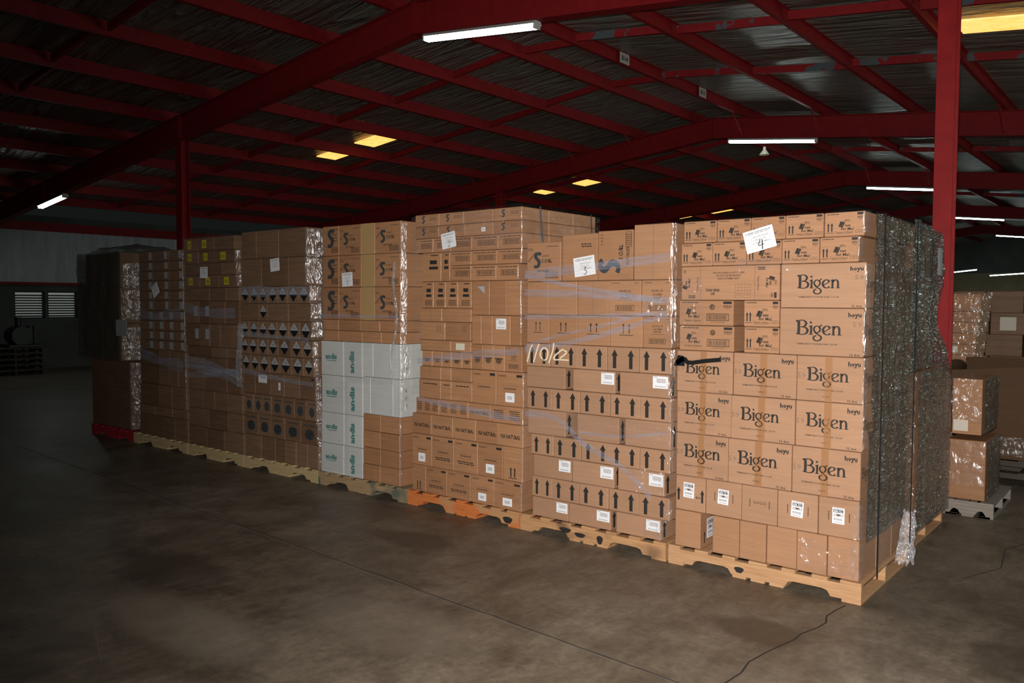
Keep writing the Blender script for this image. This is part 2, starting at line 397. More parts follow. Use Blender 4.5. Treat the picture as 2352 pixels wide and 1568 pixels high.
def printing(t, mb, w, h, d, p, side):
    """p: front face printer, side: right face printer; returns list of stickers (kind, u, v, w, h, face)"""
    st = []
    big = h > .2
    if t in ('jfm', 'jfmbar'):
        s = min(w, .24)
        p.lines(w*.06, h*.88, w*.36, h*.95, 1, 'ink')
        p.rect(w*.82, h*.86, w*.97, h*.96); p.text('00520', w*.895, h*.77, w*.15, h*.09, bold=.03); p.lines(w*.84, h*.66, w*.95, h*.71, 1)
        if t == 'jfm':
            for k in (.10, .19): p.arrow(w*k, h*.20, h*.56, w*.035, hw=2.0)
            p.rect(w*.05, h*.14, w*.24, h*.16)
            logo_jf(p.sub(w*.34, h*.24, h*.48, 0, 1.35)); p.text('Texture Softener', w*.50, h*.17, w*.46, h*.085, bold=.01)
            p.lines(w*.32, h*.09, w*.68, h*.12, 1); p.frame(w*.78, h*.13, w*.97, h*.24, .0015); p.lines(w*.82, h*.165, w*.93, h*.205, 1)
        else:
            logo_jf(p.sub(w*.12, h*.30, h*.48, 0, 1.3)); p.text('Texture Softener', w*.26, h*.20, w*.32, h*.08, bold=.01)
            p.disc(w*.62, h*.74, h*.12, h*.12, 'ink_soft'); p.disc(w*.62, h*.74, h*.07, h*.07, 'cardboard')
            p.barcode(w*.52, h*.19, w*.92, h*.48); p.lines(w*.6, h*.11, w*.85, h*.16, 1)
    elif t == 'jfmside':
        p.rect(w*.205, 0, w*.208, h, 'ink_soft'); p.rect(w*.762, 0, w*.765, h, 'ink_soft')
        for k, s_ in enumerate(['FRAGILE-HANDLE WITH CARE', 'PROTECT FROM FREEZING', 'AND EXTREME HEAT']): p.text(s_, w*.50, h*(.80-.085*k), [w*.32, w*.25, w*.22][k], h*.05, bold=.015)
        p.text('THIS END', w*.34, h*.29, w*.15, h*.075, bold=.035); p.text('UP', w*.34, h*.18, w*.045, h*.075, bold=.035)
        for k in range(6): p.rect(w*(.57+.031*k), h*.18, w*(.57+.031*k)+.001, h*.46, 'ink')
        for k in range(4): p.rect(w*.57, h*(.18+.093*k), w*.726, h*(.18+.093*k)+.001, 'ink')
        p.frame(w*.57, h*.06, w*.63, h*.15, .0012); p.frame(w*.65, h*.06, w*.72, h*.15, .0012)
        for cx, r_ in ((.84, -90), (.13, 90)):
            logo_jf(p.sub(w*(cx+(.03 if r_ < 0 else -.03)), h*(.70 if r_ < 0 else .30), h*.34, r_)); p.text('Texture Softener', w*(cx-.04 if r_ < 0 else cx+.045), h*.48, h*.42, w*.022, bold=.01, rot=r_)
            for k in (.0, .05):
                u0, u1 = w*(cx-.05), w*(cx+.03); v = h*((.93 if r_ < 0 else .12)-k*(1 if r_ < 0 else 1))
                p.rect(u0, v-h*.012, u0+(u1-u0)*.7, v+h*.012); p.P([(u0+(u1-u0)*.7, v-h*.022), (u1, v), (u0+(u1-u0)*.7, v+h*.022)])
        p.text('00520', w*.93, h*.14, h*.12, w*.025, rot=90, bold=.03); p.rect(w*.952, h*.06, w*.975, h*.22); p.text('00520', w*.04, h*.85, h*.10, w*.022, rot=-90, bold=.03)
    elif t in ('bigen1', 'bigen3'):
        if t == 'bigen1':
            s_ = h*.31; bigen(p.sub(w*.205, h*.44, s_, 0, 1.15)); p.text('PERMANENT POWDER HAIR COLOR', w*.46, h*.245, w*.48, h*.035, bold=.015)
            p.text('hoyu', w*.895, h*.87, w*.15, h*.09, bold=.04); p.lines(w*.86, h*.785, w*.95, h*.80, 1); p.text('59', w*.925, h*.67, w*.10, h*.11, 'ink_grey', bold=-.005)
            p.text('12 doz.', w*.905, h*.045, w*.12, h*.05, bold=.02)
        else:
            p.rect(w*.435, 0, w*.545, h, 'tape')
            s_ = h*.30; bigen(p.sub(w*.165, h*.455, s_, 0, 1.12)); p.text('PERMANENT POWDER HAIR COLOR', w*.43, h*.255, w*.56, h*.036, bold=.015)
            p.text('hoyu', w*.865, h*.86, w*.18, h*.10, bold=.04); p.lines(w*.79, h*.775, w*.95, h*.79, 1); p.text('59', w*.075, h*.56, w*.12, h*.12, 'ink_grey', bold=-.005)
            p.text('12 doz.', w*.85, h*.055, w*.15, h*.05, bold=.02); p.lines(w*.39, h*.09, w*.52, h*.13, 2)
        if side:
            s_ = h*.24; bigen(side.sub(d*.1, h*.45, s_*.9))
    elif t in ('c438', 'c438a'):
        if t == 'c438':
            for k in (.25, .76): p.rect(w*k, h*.42, w*k+.004, h*.66)
            st.append(('tall', w*.50, h*.56, w*.30, h*.42, 'f', random.uniform(-5, 2)))
        else:
            p.arrow(w*.10, h*.28, h*.66, w*.07, hd=.35); p.arrow(w*.90, h*.28, h*.66, w*.07, hd=.35); p.text('420', w*.76, h*.42, w*.18, h*.07, bold=.02)
            st.append(('tall', w*.45, h*.60, w*.36, h*.44, 'f', -2))
    elif t == 'staple':
        for k in (.23, .78): p.rect(w*k, h*.42, w*k+.004, h*.64)
        p.lines(w*.3, h*.52, w*.74, h*.60, 2)
    elif t == 'side438':
        pass
    elif t == 'S':
        s_logo(p.sub(w*.20, h*.36, h*.36)); p.text("Luster's", w*.56, h*.66, w*.22, h*.06, bold=.01); p.text('S CURL', w*.60, h*.52, w*.30, h*.09, bold=.03)
        p.text('TEXTURIZER', w*.48, h*.27, w*.36, h*.055, bold=.02); p.barcode(w*.55, h*.08, w*.92, h*.24)
        p.P([(w*.03,h*.52),(w*.05,h*.50),(w*.28,h*.74),(w*.26,h*.76)], 'ink_soft'); p.lines(w*.6, h*.86, w*.92, h*.91, 1); p.lines(w*.02, h*.78, w*.2, h*.86, 2)
    elif t in ('Ss', 'Sbar'):
        s_logo(p.sub(w*.28, h*.30, h*.55)); p.lines(w*.6, h*.45, w*.9, h*.75, 3); p.lines(w*.6, h*.84, w*.95, h*.92, 1)
        if t == 'Sbar': p.barcode(w*.55, h*.1, w*.95, h*.28, fr=True)
    elif t in ('Srot', 'Srot2'):
        if t == 'Srot2':
            q = p.sub(w*.30, h*.46, w*.52, -90) ; q = p.sub(w*.22, h*.16, w*.6, 90); s_logo(p.sub(w*.62, h*.12, w*.55, 90))
            p.text('S CURL', w*.66, h*.56, h*.30, w*.12, bold=.03, rot=90); p.text('TEXTURIZER', w*.86, h*.48, h*.38, w*.08, bold=.02, rot=90)
            p.frame(w*.80, h*.66, w*.97, h*.96, .003)
            for k in range(6): p.rect(w*.80, h*(.70+.04*k), w*.97, h*(.70+.04*k)+.004, 'ink')
            p.lines(w*.08, h*.7, w*.14, h*.95, 4)
        else:
            p.lines(w*.52, h*.70, w*.86, h*.80, 2, 'ink'); p.lines(w*.45, h*.12, w*.85, h*.30, 4)
    elif t in ('iso', 'isob'):
        p.text('ISOPLUS', w*.52, h*.70, w*.36, h*.07, bold=.01); p.text('OIL SHEEN', w*.52, h*.60, w*.30, h*.055, bold=.02); p.text('REGULAR', w*.52, h*.52, w*.26, h*.055, bold=.02); p.lines(w*.3, h*.42, w*.76, h*.46, 1)
        p.lines(w*.08, h*.90, w*.35, h*.95, 1); p.lines(w*.80, h*.90, w*.93, h*.95, 1); p.barcode(w*.22, h*.14, w*.80, h*.30)
    elif t == 'up2':
        for k in (.42, .60): p.arrow(w*k, h*.44, h*.76, w*.025, hw=3.2, hd=.25)
        p.rect(w*.30, h*.37, w*.72, h*.39)
    elif t == 'arrow2':
        for k in (.24, .76): p.arrow(w*k, h*.12, h*.90, w*.11, hd=.34, hw=1.9)
    elif t in ('widelab', 'widegap', 'wide'):
        if side: side.arrow(d*.12, h*.1, h*.9, .028, hd=.34, hw=1.9)
        if t == 'widelab': st.append(('sq', w*.83, h*.66, w*.30, h*.52, 'f', 0))
    elif t == 'bar':
        p.barcode(w*.22, h*.30, w*.93, h*.66); p.lines(w*.1, h*.78, w*.95, h*.88, 1, 'ink')
    elif t in ('logo2', 'logo4'):
        p.rect(w*.40, h*.60, w*.78, h*.74); p.rect(w*.36, h*.42, w*.84, h*.52); p.lines(w*.45, h*.86, w*.85, h*.95, 1, 'ink')
        if t == 'logo4': p.barcode(w*.28, h*.10, w*.86, h*.30)
    elif t == 'via': p.text('VIA NATURAL', w*.5, h*.45, w*.82, h*.18, bold=.03)
    elif t in ('dark3', 'dark2'):
        n = 3 if t == 'dark3' else 2
        for k in range(n): p.lines(w*(k+.15)/n, h*.2, w*(k+.8)/n, h*.78, 5, 'ink')
    elif t in ('head', 'headl', 'head2', 'headd'):
        p.rect(w*.74, h*.86, w*.95, h*.93, 'ink'); p.lines(w*.06, h*.84, w*.35, h*.92, 1); p.frame(w*.24, h*.42, w*.76, h*.60, .0015, 'ink_soft'); p.lines(w*.28, h*.46, w*.72, h*.56, 1)
        if t == 'head2': p.lines(w*.1, h*.24, w*.9, h*.36, 2, 'ink')
        if t == 'headl': st.append(('small', w*.50, h*.26, w*.34, h*.27, 'f', 0))
    elif t == 'up3':
        for k in (.4, .6): p.arrow(w*k, h*.12, h*.42, w*.06, hw=1.7)
        p.rect(w*.28, h*.08, w*.72, h*.10); p.frame(w*.2, h*.55, w*.85, h*.72, .0015, 'ink_soft')
    elif t == 'line2':
        for k in (.7, .76, .82): p.rect(w*k, h*.45, w*k+.004, h*.85, 'ink_soft')
    elif t == 'line1': p.lines(w*.2, h*.72, w*.85, h*.84, 1, 'ink')
    elif t == 'mark':
        p.disc(w*.5, h*.38, w*.26, h*.10, 'ink_soft'); p.lines(w*.15, h*.42, w*.85, h*.54, 1, 'ink')
    elif t == 'torn': mb.poly([p.fn(w*.3, h*.84), p.fn(w*.72, h*.62), p.fn(w*.72, h*.84)], 'paper_grey')
    elif t == 'tape': p.rect(w*.02, 0, w*.98, h, 'tape_pale')
    elif t in ('andis', 'andisv'):
        if t == 'andis': p.text('andis', w*.45, h*.56, w*.52, h*.15, 'ink_green', bold=.05); p.lines(w*.25, h*.40, w*.68, h*.46, 1, 'ink_green')
        else: p.text('andis', w*.42, h*.42, h*.66, w*.26, 'ink_green', bold=.05, rot=90)
    elif t == 'diam':
        c_, r_ = w*.50, min(w*.40, h*.40); v = h*.52
        p.P([(c_-r_, v), (c_, v+r_*1.1), (c_+r_, v)][::-1], 'paper_grey'); p.P([(c_-r_, v), (c_, v-r_*1.1), (c_+r_, v)], 'black_plastic')
        p.lines(c_-r_*.3, v+r_*.2, c_+r_*.3, v+r_*.5, 2, 'ink_soft')
    elif t in ('oval', 'ovald'):
        p.disc(w*.5, h*.42, w*.26, h*.24, 'ink_blue'); p.lines(w*.15, h*.74, w*.85, h*.86, 1, 'ink_blue')
        if t == 'ovald': p.lines(w*.2, h*.2, w*.8, h*.6, 4, 'ink_blue')
    elif t == 'yel': st.append(('yellow', w*.42, h*.52, w*.26, h*.62, 'f', 0))
    elif t == 'wlt': st.append(('grey', w*.80 if w < .3 else w*.82, h*.55, .07, min(.11, h*.72), 'f', 0))
    elif t == 'wl1': st.append(('small', w*.66, h*.45, w*.14, h*.34, 'f', 0))
    elif t == 'wl2': st.append(('sq', w*.5, h*.72, w*.56, h*.36, 'f', 0))
    elif t == 'wlb': st.append(('blank', w*.30, h*.16, w*.5, h*.2, 'f', 0))
    elif t == 'wl3': st.append(('blank', w*.48, h*.5, w*.44, h*.62, 'f', 0))
    return st

def sticker(parent, kind, fn3, w, h, rot=0):
    mb = MB(); base = {'yellow': 'paper_yellow', 'grey': 'paper_grey', 'blank': 'paper_warm'}.get(kind, 'paper')
    c, q = math.cos(R(rot)), math.sin(R(rot))
    g = lambda off: (lambda u, v: fn3((u-w/2)*c-(v-h/2)*q, (u-w/2)*q+(v-h/2)*c, off))
    A = g(.0012); cs = [(0,0),(w,0),(w,h),(0,h)]; top = [A(*k) for k in cs]; bot = [g(.0002)(*k) for k in cs]
    mb.raw(bot+top, [(4,5,6,7),(0,1,5,4),(1,2,6,5),(2,3,7,6),(3,0,4,7)], base)
    p = Print(mb, g(.0017))
    if kind == 'tall':
        p.lines(w*.1, h*.88, w*.9, h*.95, 1, 'ink'); p.rect(w*.08, h*.70, w*.92, h*.86)
        q2 = Print(mb, g(.0021)); q2.text('438-12-1', w*.5, h*.78, w*.80, h*.10, 'paper', bold=.04)
        p.disc(w*.5, h*.55, w*.18, h*.06, 'ink_grey'); p.lines(w*.06, h*.44, w*.94, h*.62, 3, 'ink_grey'); p.barcode(w*.08, h*.18, w*.92, h*.38, fr=False); p.lines(w*.1, h*.06, w*.9, h*.14, 2, 'ink_grey')
    elif kind == 'sq':
        p.lines(w*.04, h*.88, w*.3, h*.95, 1, 'ink'); p.lines(w*.2, h*.45, w*.85, h*.82, 4, 'ink_grey'); p.barcode(w*.1, h*.1, w*.9, h*.22, fr=False)
    elif kind == 'small': p.barcode(w*.2, h*.2, w*.8, h*.75, 'ink_grey', fr=False)
    elif kind == 'yellow': p.lines(w*.1, h*.2, w*.9, h*.7, 3, 'ink_soft')
    elif kind == 'freight':
        p.text('J.S.S. FREIGHT CONSOLIDATORS, INC.', w*.5, h*.88, w*.88, h*.07, bold=.02); p.lines(w*.14, h*.79, w*.86, h*.83, 1, 'ink_grey')
        p.text('INDUSTRY VILLAGE', w*.56, h*.66, w*.5, h*.05, 'ink_grey'); p.text('GORDON TOWN', w*.52, h*.52, w*.40, h*.05, 'ink_grey'); p.text('ST. ANDREW JAMAICA', w*.55, h*.38, w*.60, h*.05, 'ink_grey')
        for k in (.60, .46, .31, .14): p.rect(w*.05, h*k, w*.95, h*k+.0008, 'ink_grey')
    return mb.build('freight_notice' if kind == 'freight' else 'shipping_label', parent, fix=False)

STACKS={
'A':[
[2.253,2.112,'top layer',[['jfm',-1.154,-0.924,0],['jfm',-0.924,-0.7,0],['jfm',-0.7,-0.482,0],['jfm',-0.482,-0.256,0],['jfm',-0.256,-0.029,0]]],
[2.112,1.964,'second layer down',[['jfm',-1.173,-0.953,0],['jfm',-0.953,-0.727,0],['jfm',-0.727,-0.503,0],['jfm',-0.503,-0.278,0],['jfm',-0.278,-0.055,0]]],
[1.964,1.747,'left half of the third layer down',[['jfmside',-1.167,-0.51,0]]],
[1.964,1.702,'right half of the third layer down',[['bigen1',-0.505,-0.012,0]]],
[1.747,1.584,'upper of the two small layers beside it',[['jfmbar',-1.183,-0.803,0],['jfm',-0.737,-0.509,0]]],
[1.584,1.422,'lower of the two small layers beside it',[['jfmbar',-1.175,-0.795,0],['jfm',-0.735,-0.509,0]]],
[1.702,1.422,'right half of the fourth layer down',[['bigen1',-0.507,-0.017,0]]],
[1.422,1.154,'third layer up of large lettering',[['bigen3',-1.197,-0.8,0],['bigen3',-0.8,-0.399,0],['bigen3',-0.399,-0.014,0]]],
[1.154,0.881,'second layer up of large lettering',[['bigen3',-1.192,-0.809,0],['bigen3',-0.809,-0.401,0],['bigen3',-0.401,-0.012,0]]],
[0.881,0.599,'lowest layer of large lettering',[['bigen3',-1.197,-0.824,0],['bigen3',-0.824,-0.416,0],['bigen3',-0.416,-0.018,0]]],
[0.599,0.371,'second layer up',[['c438a',-1.194,-0.975,0],['c438',-0.975,-0.731,0],['staple',-0.731,-0.5,0],['c438',-0.5,-0.254,0],['c438',-0.254,-0.02,0]]],
[0.371,0.13,'bottom layer',[['plain',-1.189,-1.004,0],['plain',-0.923,-0.74,0],['plain',-0.74,-0.566,0],['plain',-0.566,-0.378,0],['plain',-0.378,-0.198,0],['plain',-0.198,-0.017,0],['side438',-1.001,-0.926,0.22]]],
],
'B':[
[2.173,1.883,'top layer',[['S',-2.533,-2.137,0]]],
[2.219,1.883,'top layer',[['Srot',-2.125,-1.821,0]]],
[2.228,1.883,'top layer',[['Srot2',-1.818,-1.533,0]]],
[2.256,1.883,'top layer',[['plain',-1.529,-1.227,0]]],
[1.883,1.639,'second layer down',[['plain',-2.49,-2.253,0],['plain',-2.253,-1.992,0],['plain',-1.992,-1.728,0],['iso',-1.728,-1.468,0],['iso',-1.468,-1.21,0]]],
[1.639,1.425,'third layer down',[['up2',-2.488,-2.243,0],['up2',-2.243,-1.99,0],['up2',-1.99,-1.715,0],['up2',-1.715,-1.452,0],['iso',-1.452,-1.198,0]]],
[1.425,1.254,'topmost arrow layer',[['arrow2',-2.487,-2.229,0],['arrow2',-2.229,-1.985,0],['arrow2',-1.985,-1.734,0],['arrow2',-1.734,-1.48,0],['arrow2',-1.48,-1.214,0]]],
[1.254,1.095,'layer under the topmost arrows',[['widegap',-2.453,-2.094,0],['widelab',-2.025,-1.665,0],['widelab',-1.63,-1.244,0]]],
[1.095,0.934,'second arrow layer down',[['arrow2',-2.444,-2.211,0],['arrow2',-2.211,-1.963,0],['arrow2',-1.963,-1.71,0],['arrow2',-1.71,-1.47,0],['arrow2',-1.47,-1.216,0]]],
[0.934,0.747,'layer under the second arrows',[['widegap',-2.434,-2.084,0],['widegap',-1.984,-1.63,0],['wide',-1.588,-1.227,0]]],
[0.747,0.593,'third arrow layer down',[['arrow2',-2.404,-2.193,0],['arrow2',-2.193,-1.949,0],['arrow2',-1.949,-1.706,0],['arrow2',-1.706,-1.465,0],['arrow2',-1.465,-1.225,0]]],
[0.593,0.431,'layer under the third arrows',[['widelab',-2.378,-2.028,0],['widelab',-2.024,-1.665,0],['widelab',-1.641,-1.275,0]]],
[0.431,0.275,'lowest arrow layer',[['arrow2',-2.394,-2.202,0],['arrow2',-2.202,-1.965,0],['arrow2',-1.965,-1.714,0],['arrow2',-1.714,-1.472,0],['arrow2',-1.472,-1.23,0]]],
[0.275,0.13,'bottom layer',[['widelab',-2.388,-2.055,0],['widelab',-2.051,-1.69,0],['widelab',-1.651,-1.296,0]]],
],
'C':[
[2.451,2.351,'top layer',[['Ss',-3.639,-3.36,0],['Ss',-3.36,-3.086,0],['plain',-3.086,-2.781,0],['Ss',-2.781,-2.497,0]]],
[2.351,2.253,'second layer down',[['Ss',-3.634,-3.36,0],['Ss',-3.36,-3.076,0],['wl1',-3.076,-2.78,0],['Ss',-2.78,-2.497,0]]],
[2.253,2.135,'third layer down',[['bar',-3.613,-3.43,0],['bar',-3.43,-3.228,0],['bar',-3.228,-3.002,0],['bar',-3.002,-2.727,0],['bar',-2.727,-2.492,0]]],
[2.135,2.023,'fourth layer down',[['bar',-3.233,-3.006,0],['bar',-3.006,-2.74,0],['bar',-2.74,-2.5,0]]],
[2.023,1.897,'fifth layer down',[['bar',-3.233,-3.01,0],['bar',-3.01,-2.748,0],['bar',-2.748,-2.529,0]]],
[2.135,1.897,'fourth and fifth layers at the left edge',[['logo2',-3.557,-3.341,0],['logo2',-3.341,-3.238,0]]],
[1.897,1.68,'left half of the sixth layer down',[['logo4',-3.563,-3.43,0],['logo4',-3.43,-3.291,0],['logo4',-3.291,-3.151,0],['logo4',-3.151,-3.006,0]]],
[1.897,1.628,'right half of the sixth layer down',[['torn',-2.996,-2.814,0],['plain',-2.814,-2.647,0],['plain',-2.647,-2.502,0]]],
[1.68,1.567,'thin seventh layer at the left',[['plain',-3.594,-3.331,0],['plain',-3.331,-3.005,0]]],
[1.567,1.417,'left half of the eighth layer down',[['line2',-3.589,-3.292,0],['line2',-3.292,-3.01,0]]],
[1.628,1.398,'right half of the eighth layer down',[['plain',-3.0,-2.899,0],['plain',-2.899,-2.787,0],['wl2',-2.787,-2.603,0],['plain',-2.603,-2.497,0]]],
[1.417,1.327,'thin ninth layer at the left',[['plain',-3.579,-3.228,0],['wl3',-3.228,-3.01,0]]],
[1.327,1.197,'tenth layer down,left half',[['mark',-3.564,-3.441,0],['mark',-3.441,-3.331,0],['mark',-3.331,-3.223,0],['mark',-3.223,-3.108,0],['mark',-3.108,-3.005,0]]],
[1.398,1.197,'tenth layer down,right half',[['mark',-3.0,-2.885,0],['mark',-2.885,-2.777,0],['mark',-2.777,-2.658,0],['isob',-2.658,-2.487,0]]],
[1.197,1.088,'left cartons under the marks',[['plain',-3.59,-3.341,0],['plain',-3.341,-3.223,0],['plain',-3.223,-3.0,0]]],
[1.088,0.93,'left cartons above dense print',[['line1',-3.596,-3.341,0],['line1',-3.341,-3.223,0],['line1',-3.223,-3.0,0]]],
[1.197,0.93,'right half of the eleventh layer down',[['head',-2.995,-2.741,0],['headl',-2.741,-2.474,0]]],
[0.93,0.795,'fourth layer up',[['dark3',-3.633,-3.361,0],['dark3',-3.361,-3.041,0],['via',-3.041,-2.803,0],['dark2',-2.803,-2.481,0]]],
[0.795,0.621,'third layer up',[['via',-3.681,-3.452,0],['via',-3.452,-3.204,0],['via',-3.204,-2.957,0],['via',-2.957,-2.722,0],['via',-2.722,-2.476,0]]],
[0.621,0.356,'second layer up',[['headl',-3.681,-3.447,0],['head2',-3.447,-3.194,0],['head2',-3.194,-2.934,0],['headl',-2.934,-2.673,0],['up3',-2.673,-2.479,0]]],
[0.356,0.13,'bottom layer',[['up3',-3.682,-3.52,0],['head2',-3.52,-3.272,0],['head2',-3.272,-3.012,0],['headl',-3.012,-2.765,0],['headl',-2.765,-2.486,0]]],
],
'D':[
[2.423,2.149,'top layer',[['Sbar',-4.866,-4.633,0],['S',-4.633,-4.325,0],['tape',-4.325,-4.146,0],['S',-4.146,-3.814,0]]],
[2.149,1.861,'second layer down',[['Sbar',-4.869,-4.635,0],['S',-4.635,-4.327,0],['tape',-4.327,-4.148,0],['S',-4.148,-3.815,0]]],
[1.861,1.565,'third layer down',[['Sbar',-4.873,-4.638,0],['S',-4.638,-4.329,0],['tape',-4.329,-4.149,0],['S',-4.149,-3.816,0]]],
[1.565,1.466,'fourth layer down',[['plainm',-4.875,-4.646,0],['plainm',-4.646,-4.342,0],['plainm',-4.342,-4.082,0],['plainm',-4.082,-3.817,0]]],
[1.466,1.366,'fifth layer down',[['plainm',-4.876,-4.647,0],['plainm',-4.647,-4.319,0],['plainm',-4.319,-4.065,0],['plainm',-4.065,-3.822,0]]],
[1.366,1.062,'upper right of the white cartons',[['white',-4.309,-4.175,0],['white',-4.175,-3.944,0],['white',-3.944,-3.823,0]]],
[1.062,0.731,'lower right of the white cartons',[['white',-4.311,-4.212,0],['white',-4.212,-3.917,0],['white',-3.917,-3.824,0]]],
[1.366,1.048,'top of the left white columns',[['andis',-4.898,-4.575,0],['andisv',-4.569,-4.315,0]]],
[1.048,0.699,'second down of the left white columns',[['andis',-4.902,-4.578,0],['andisv',-4.572,-4.318,0]]],
[0.699,0.409,'third down of the left white columns',[['andis',-4.906,-4.581,0],['andisv',-4.575,-4.32,0]]],
[0.409,0.13,'bottom of the left white columns',[['andis',-4.909,-4.583,0],['andisv',-4.577,-4.322,0]]],
[0.731,0.581,'top of the brown block',[['plainm',-4.313,-4.081,0],['plainm',-4.081,-3.831,0]]],
[0.581,0.431,'second down of the brown block',[['plainm',-4.315,-4.082,0],['plainm',-4.082,-3.831,0]]],
[0.431,0.28,'third down of the brown block',[['plainm',-4.316,-4.083,0],['plainm',-4.083,-3.832,0]]],
[0.28,0.13,'bottom of the brown block',[['plainm',-4.317,-4.084,0],['plainm',-4.084,-3.833,0]]],
],
'E':[
[2.44,2.162,'top layer',[['plaind',-6.2,-5.936,0],['plaind',-5.936,-5.552,0],['plaind',-5.552,-5.115,0]]],
[2.162,1.879,'second layer down',[['plaind',-6.213,-5.85,0],['plaind',-5.85,-5.4,0],['plaind',-5.4,-5.125,0]]],
[1.879,1.711,'first diamond layer down',[['diam',-6.226,-6.069,0],['diam',-6.069,-5.908,0],['diam',-5.908,-5.75,0],['diam',-5.75,-5.582,0],['diam',-5.582,-5.418,0],['diam',-5.418,-5.244,0],['diam',-5.244,-5.068,0]]],
[1.711,1.533,'third layer up of one diamond',[['plaind',-6.23,-5.903,0],['diam',-5.903,-5.753,0],['plaind',-5.753,-5.406,0],['plaind',-5.406,-5.057,0]]],
[1.533,1.356,'second full diamond layer down',[['diam',-6.234,-6.076,0],['diam',-6.076,-5.922,0],['diam',-5.922,-5.764,0],['diam',-5.764,-5.595,0],['diam',-5.595,-5.409,0],['diam',-5.409,-5.235,0],['diam',-5.235,-5.046,0]]],
[1.356,1.187,'third full diamond layer down',[['diam',-6.23,-6.088,0],['diam',-6.088,-5.926,0],['diam',-5.926,-5.76,0],['diam',-5.76,-5.583,0],['diam',-5.583,-5.376,0],['diam',-5.376,-5.196,0],['diam',-5.196,-5.028,0]]],
[1.187,1.009,'fourth full diamond layer down',[['diam',-6.218,-6.06,0],['diam',-6.06,-5.906,0],['diam',-5.906,-5.733,0],['diam',-5.733,-5.557,0],['diam',-5.557,-5.365,0],['diam',-5.365,-5.178,0],['diam',-5.178,-5.017,0]]],
[1.009,0.786,'layer under the lowest diamonds',[['plaind',-6.183,-5.987,0],['wl2',-5.987,-5.722,0],['wl1',-5.722,-5.489,0],['plaind',-5.489,-5.243,0],['headd',-5.243,-4.993,0]]],
[0.786,0.585,'third layer up',[['oval',-6.172,-6.015,0],['oval',-6.015,-5.861,0],['oval',-5.861,-5.696,0],['oval',-5.696,-5.514,0],['oval',-5.514,-5.322,0],['oval',-5.322,-5.136,0],['oval',-5.136,-4.976,0]]],
[0.585,0.362,'second layer up',[['ovald',-6.193,-5.942,0],['ovald',-5.942,-5.715,0],['ovald',-5.715,-5.482,0],['ovald',-5.482,-5.228,0],['ovald',-5.228,-4.965,0]]],
[0.362,0.13,'bottom layer',[['plaind',-6.166,-5.885,0],['plaind',-5.885,-5.645,0],['plaind',-5.645,-5.471,0],['plaind',-5.471,-5.301,0],['plaind',-5.301,-5.129,0],['plaind',-5.129,-4.955,0]]],
],
'F':[
[2.421,2.276,'top layer',[['yel',-7.349,-7.057,0],['yel',-7.057,-6.717,0],['plaind',-6.717,-6.335,0]]],
[2.276,2.142,'second layer down',[['yel',-7.344,-7.034,0],['yel',-7.034,-6.712,0],['yel',-6.712,-6.314,0]]],
[2.142,2.01,'third layer down',[['plaind',-7.339,-6.905,0],['plaind',-6.905,-6.563,0],['plaind',-6.563,-6.293,0]]],
[2.01,1.876,'fourth layer down',[['yel',-7.334,-7.006,0],['yel',-7.006,-6.633,0],['yel',-6.633,-6.28,0]]],
[1.876,1.733,'fifth layer down',[['plaind',-7.328,-6.825,0],['plaind',-6.825,-6.502,0],['plaind',-6.502,-6.266,0]]],
[1.733,1.486,'sixth layer down',[['wlt',-7.334,-7.041,0],['wlt',-7.041,-6.83,0],['plaind',-6.83,-6.515,0],['plaind',-6.515,-6.254,0]]],
[1.486,1.236,'seventh layer down',[['wlt',-7.323,-7.03,0],['wlt',-7.03,-6.827,0],['plaind',-6.827,-6.622,0],['plaind',-6.622,-6.405,0],['plaind',-6.405,-6.259,0]]],
[1.236,1.124,'thin eighth layer down',[['plaind',-7.291,-6.78,0],['plaind',-6.78,-6.492,0],['plaind',-6.492,-6.255,0]]],
[1.124,0.753,'fourth layer up',[['plaind',-7.279,-6.935,0],['plaind',-6.935,-6.497,0],['plaind',-6.497,-6.236,0]]],
[0.753,0.548,'third layer up',[['plaind',-7.278,-6.978,0],['plaind',-6.978,-6.75,0],['plaind',-6.75,-6.487,0],['plaind',-6.487,-6.217,0]]],
[0.548,0.343,'second layer up',[['plaind',-7.276,-6.86,0],['plaind',-6.86,-6.484,0],['plaind',-6.484,-6.206,0]]],
[0.343,0.13,'bottom layer',[['plaind',-7.274,-6.91,0],['plaind',-6.91,-6.564,0],['plaind',-6.564,-6.203,0]]],
],
'G':[
[2.313,2.19,'top layer',[['wlt',-8.371,-8.038,0],['wlt',-8.038,-7.669,0],['wlt',-7.669,-7.355,0]]],
[2.19,2.079,'second layer down',[['wlt',-8.371,-8.038,0],['wlt',-8.038,-7.669,0],['wlt',-7.669,-7.355,0]]],
[2.079,1.967,'third layer down',[['wlt',-8.371,-8.038,0],['wlt',-8.038,-7.669,0],['wlt',-7.669,-7.355,0]]],
[1.967,1.849,'fourth layer down',[['wlt',-8.371,-8.038,0],['wlt',-8.038,-7.669,0],['wlt',-7.669,-7.355,0]]],
[1.849,1.737,'fifth layer down',[['wlt',-8.371,-8.038,0],['wlt',-8.038,-7.669,0],['wlt',-7.669,-7.355,0]]],
[1.737,1.615,'sixth layer down',[['wlt',-8.371,-8.038,0],['wlt',-8.038,-7.669,0],['wlt',-7.669,-7.355,0]]],
[1.615,1.502,'seventh layer down',[['wlt',-8.371,-8.038,0],['wlt',-8.038,-7.816,0],['wlt',-7.816,-7.592,0],['wlt',-7.592,-7.336,0]]],
[1.502,1.384,'eighth layer down',[['wlt',-8.371,-8.038,0],['wlt',-8.038,-7.816,0],['wlt',-7.816,-7.592,0],['wlt',-7.592,-7.336,0]]],
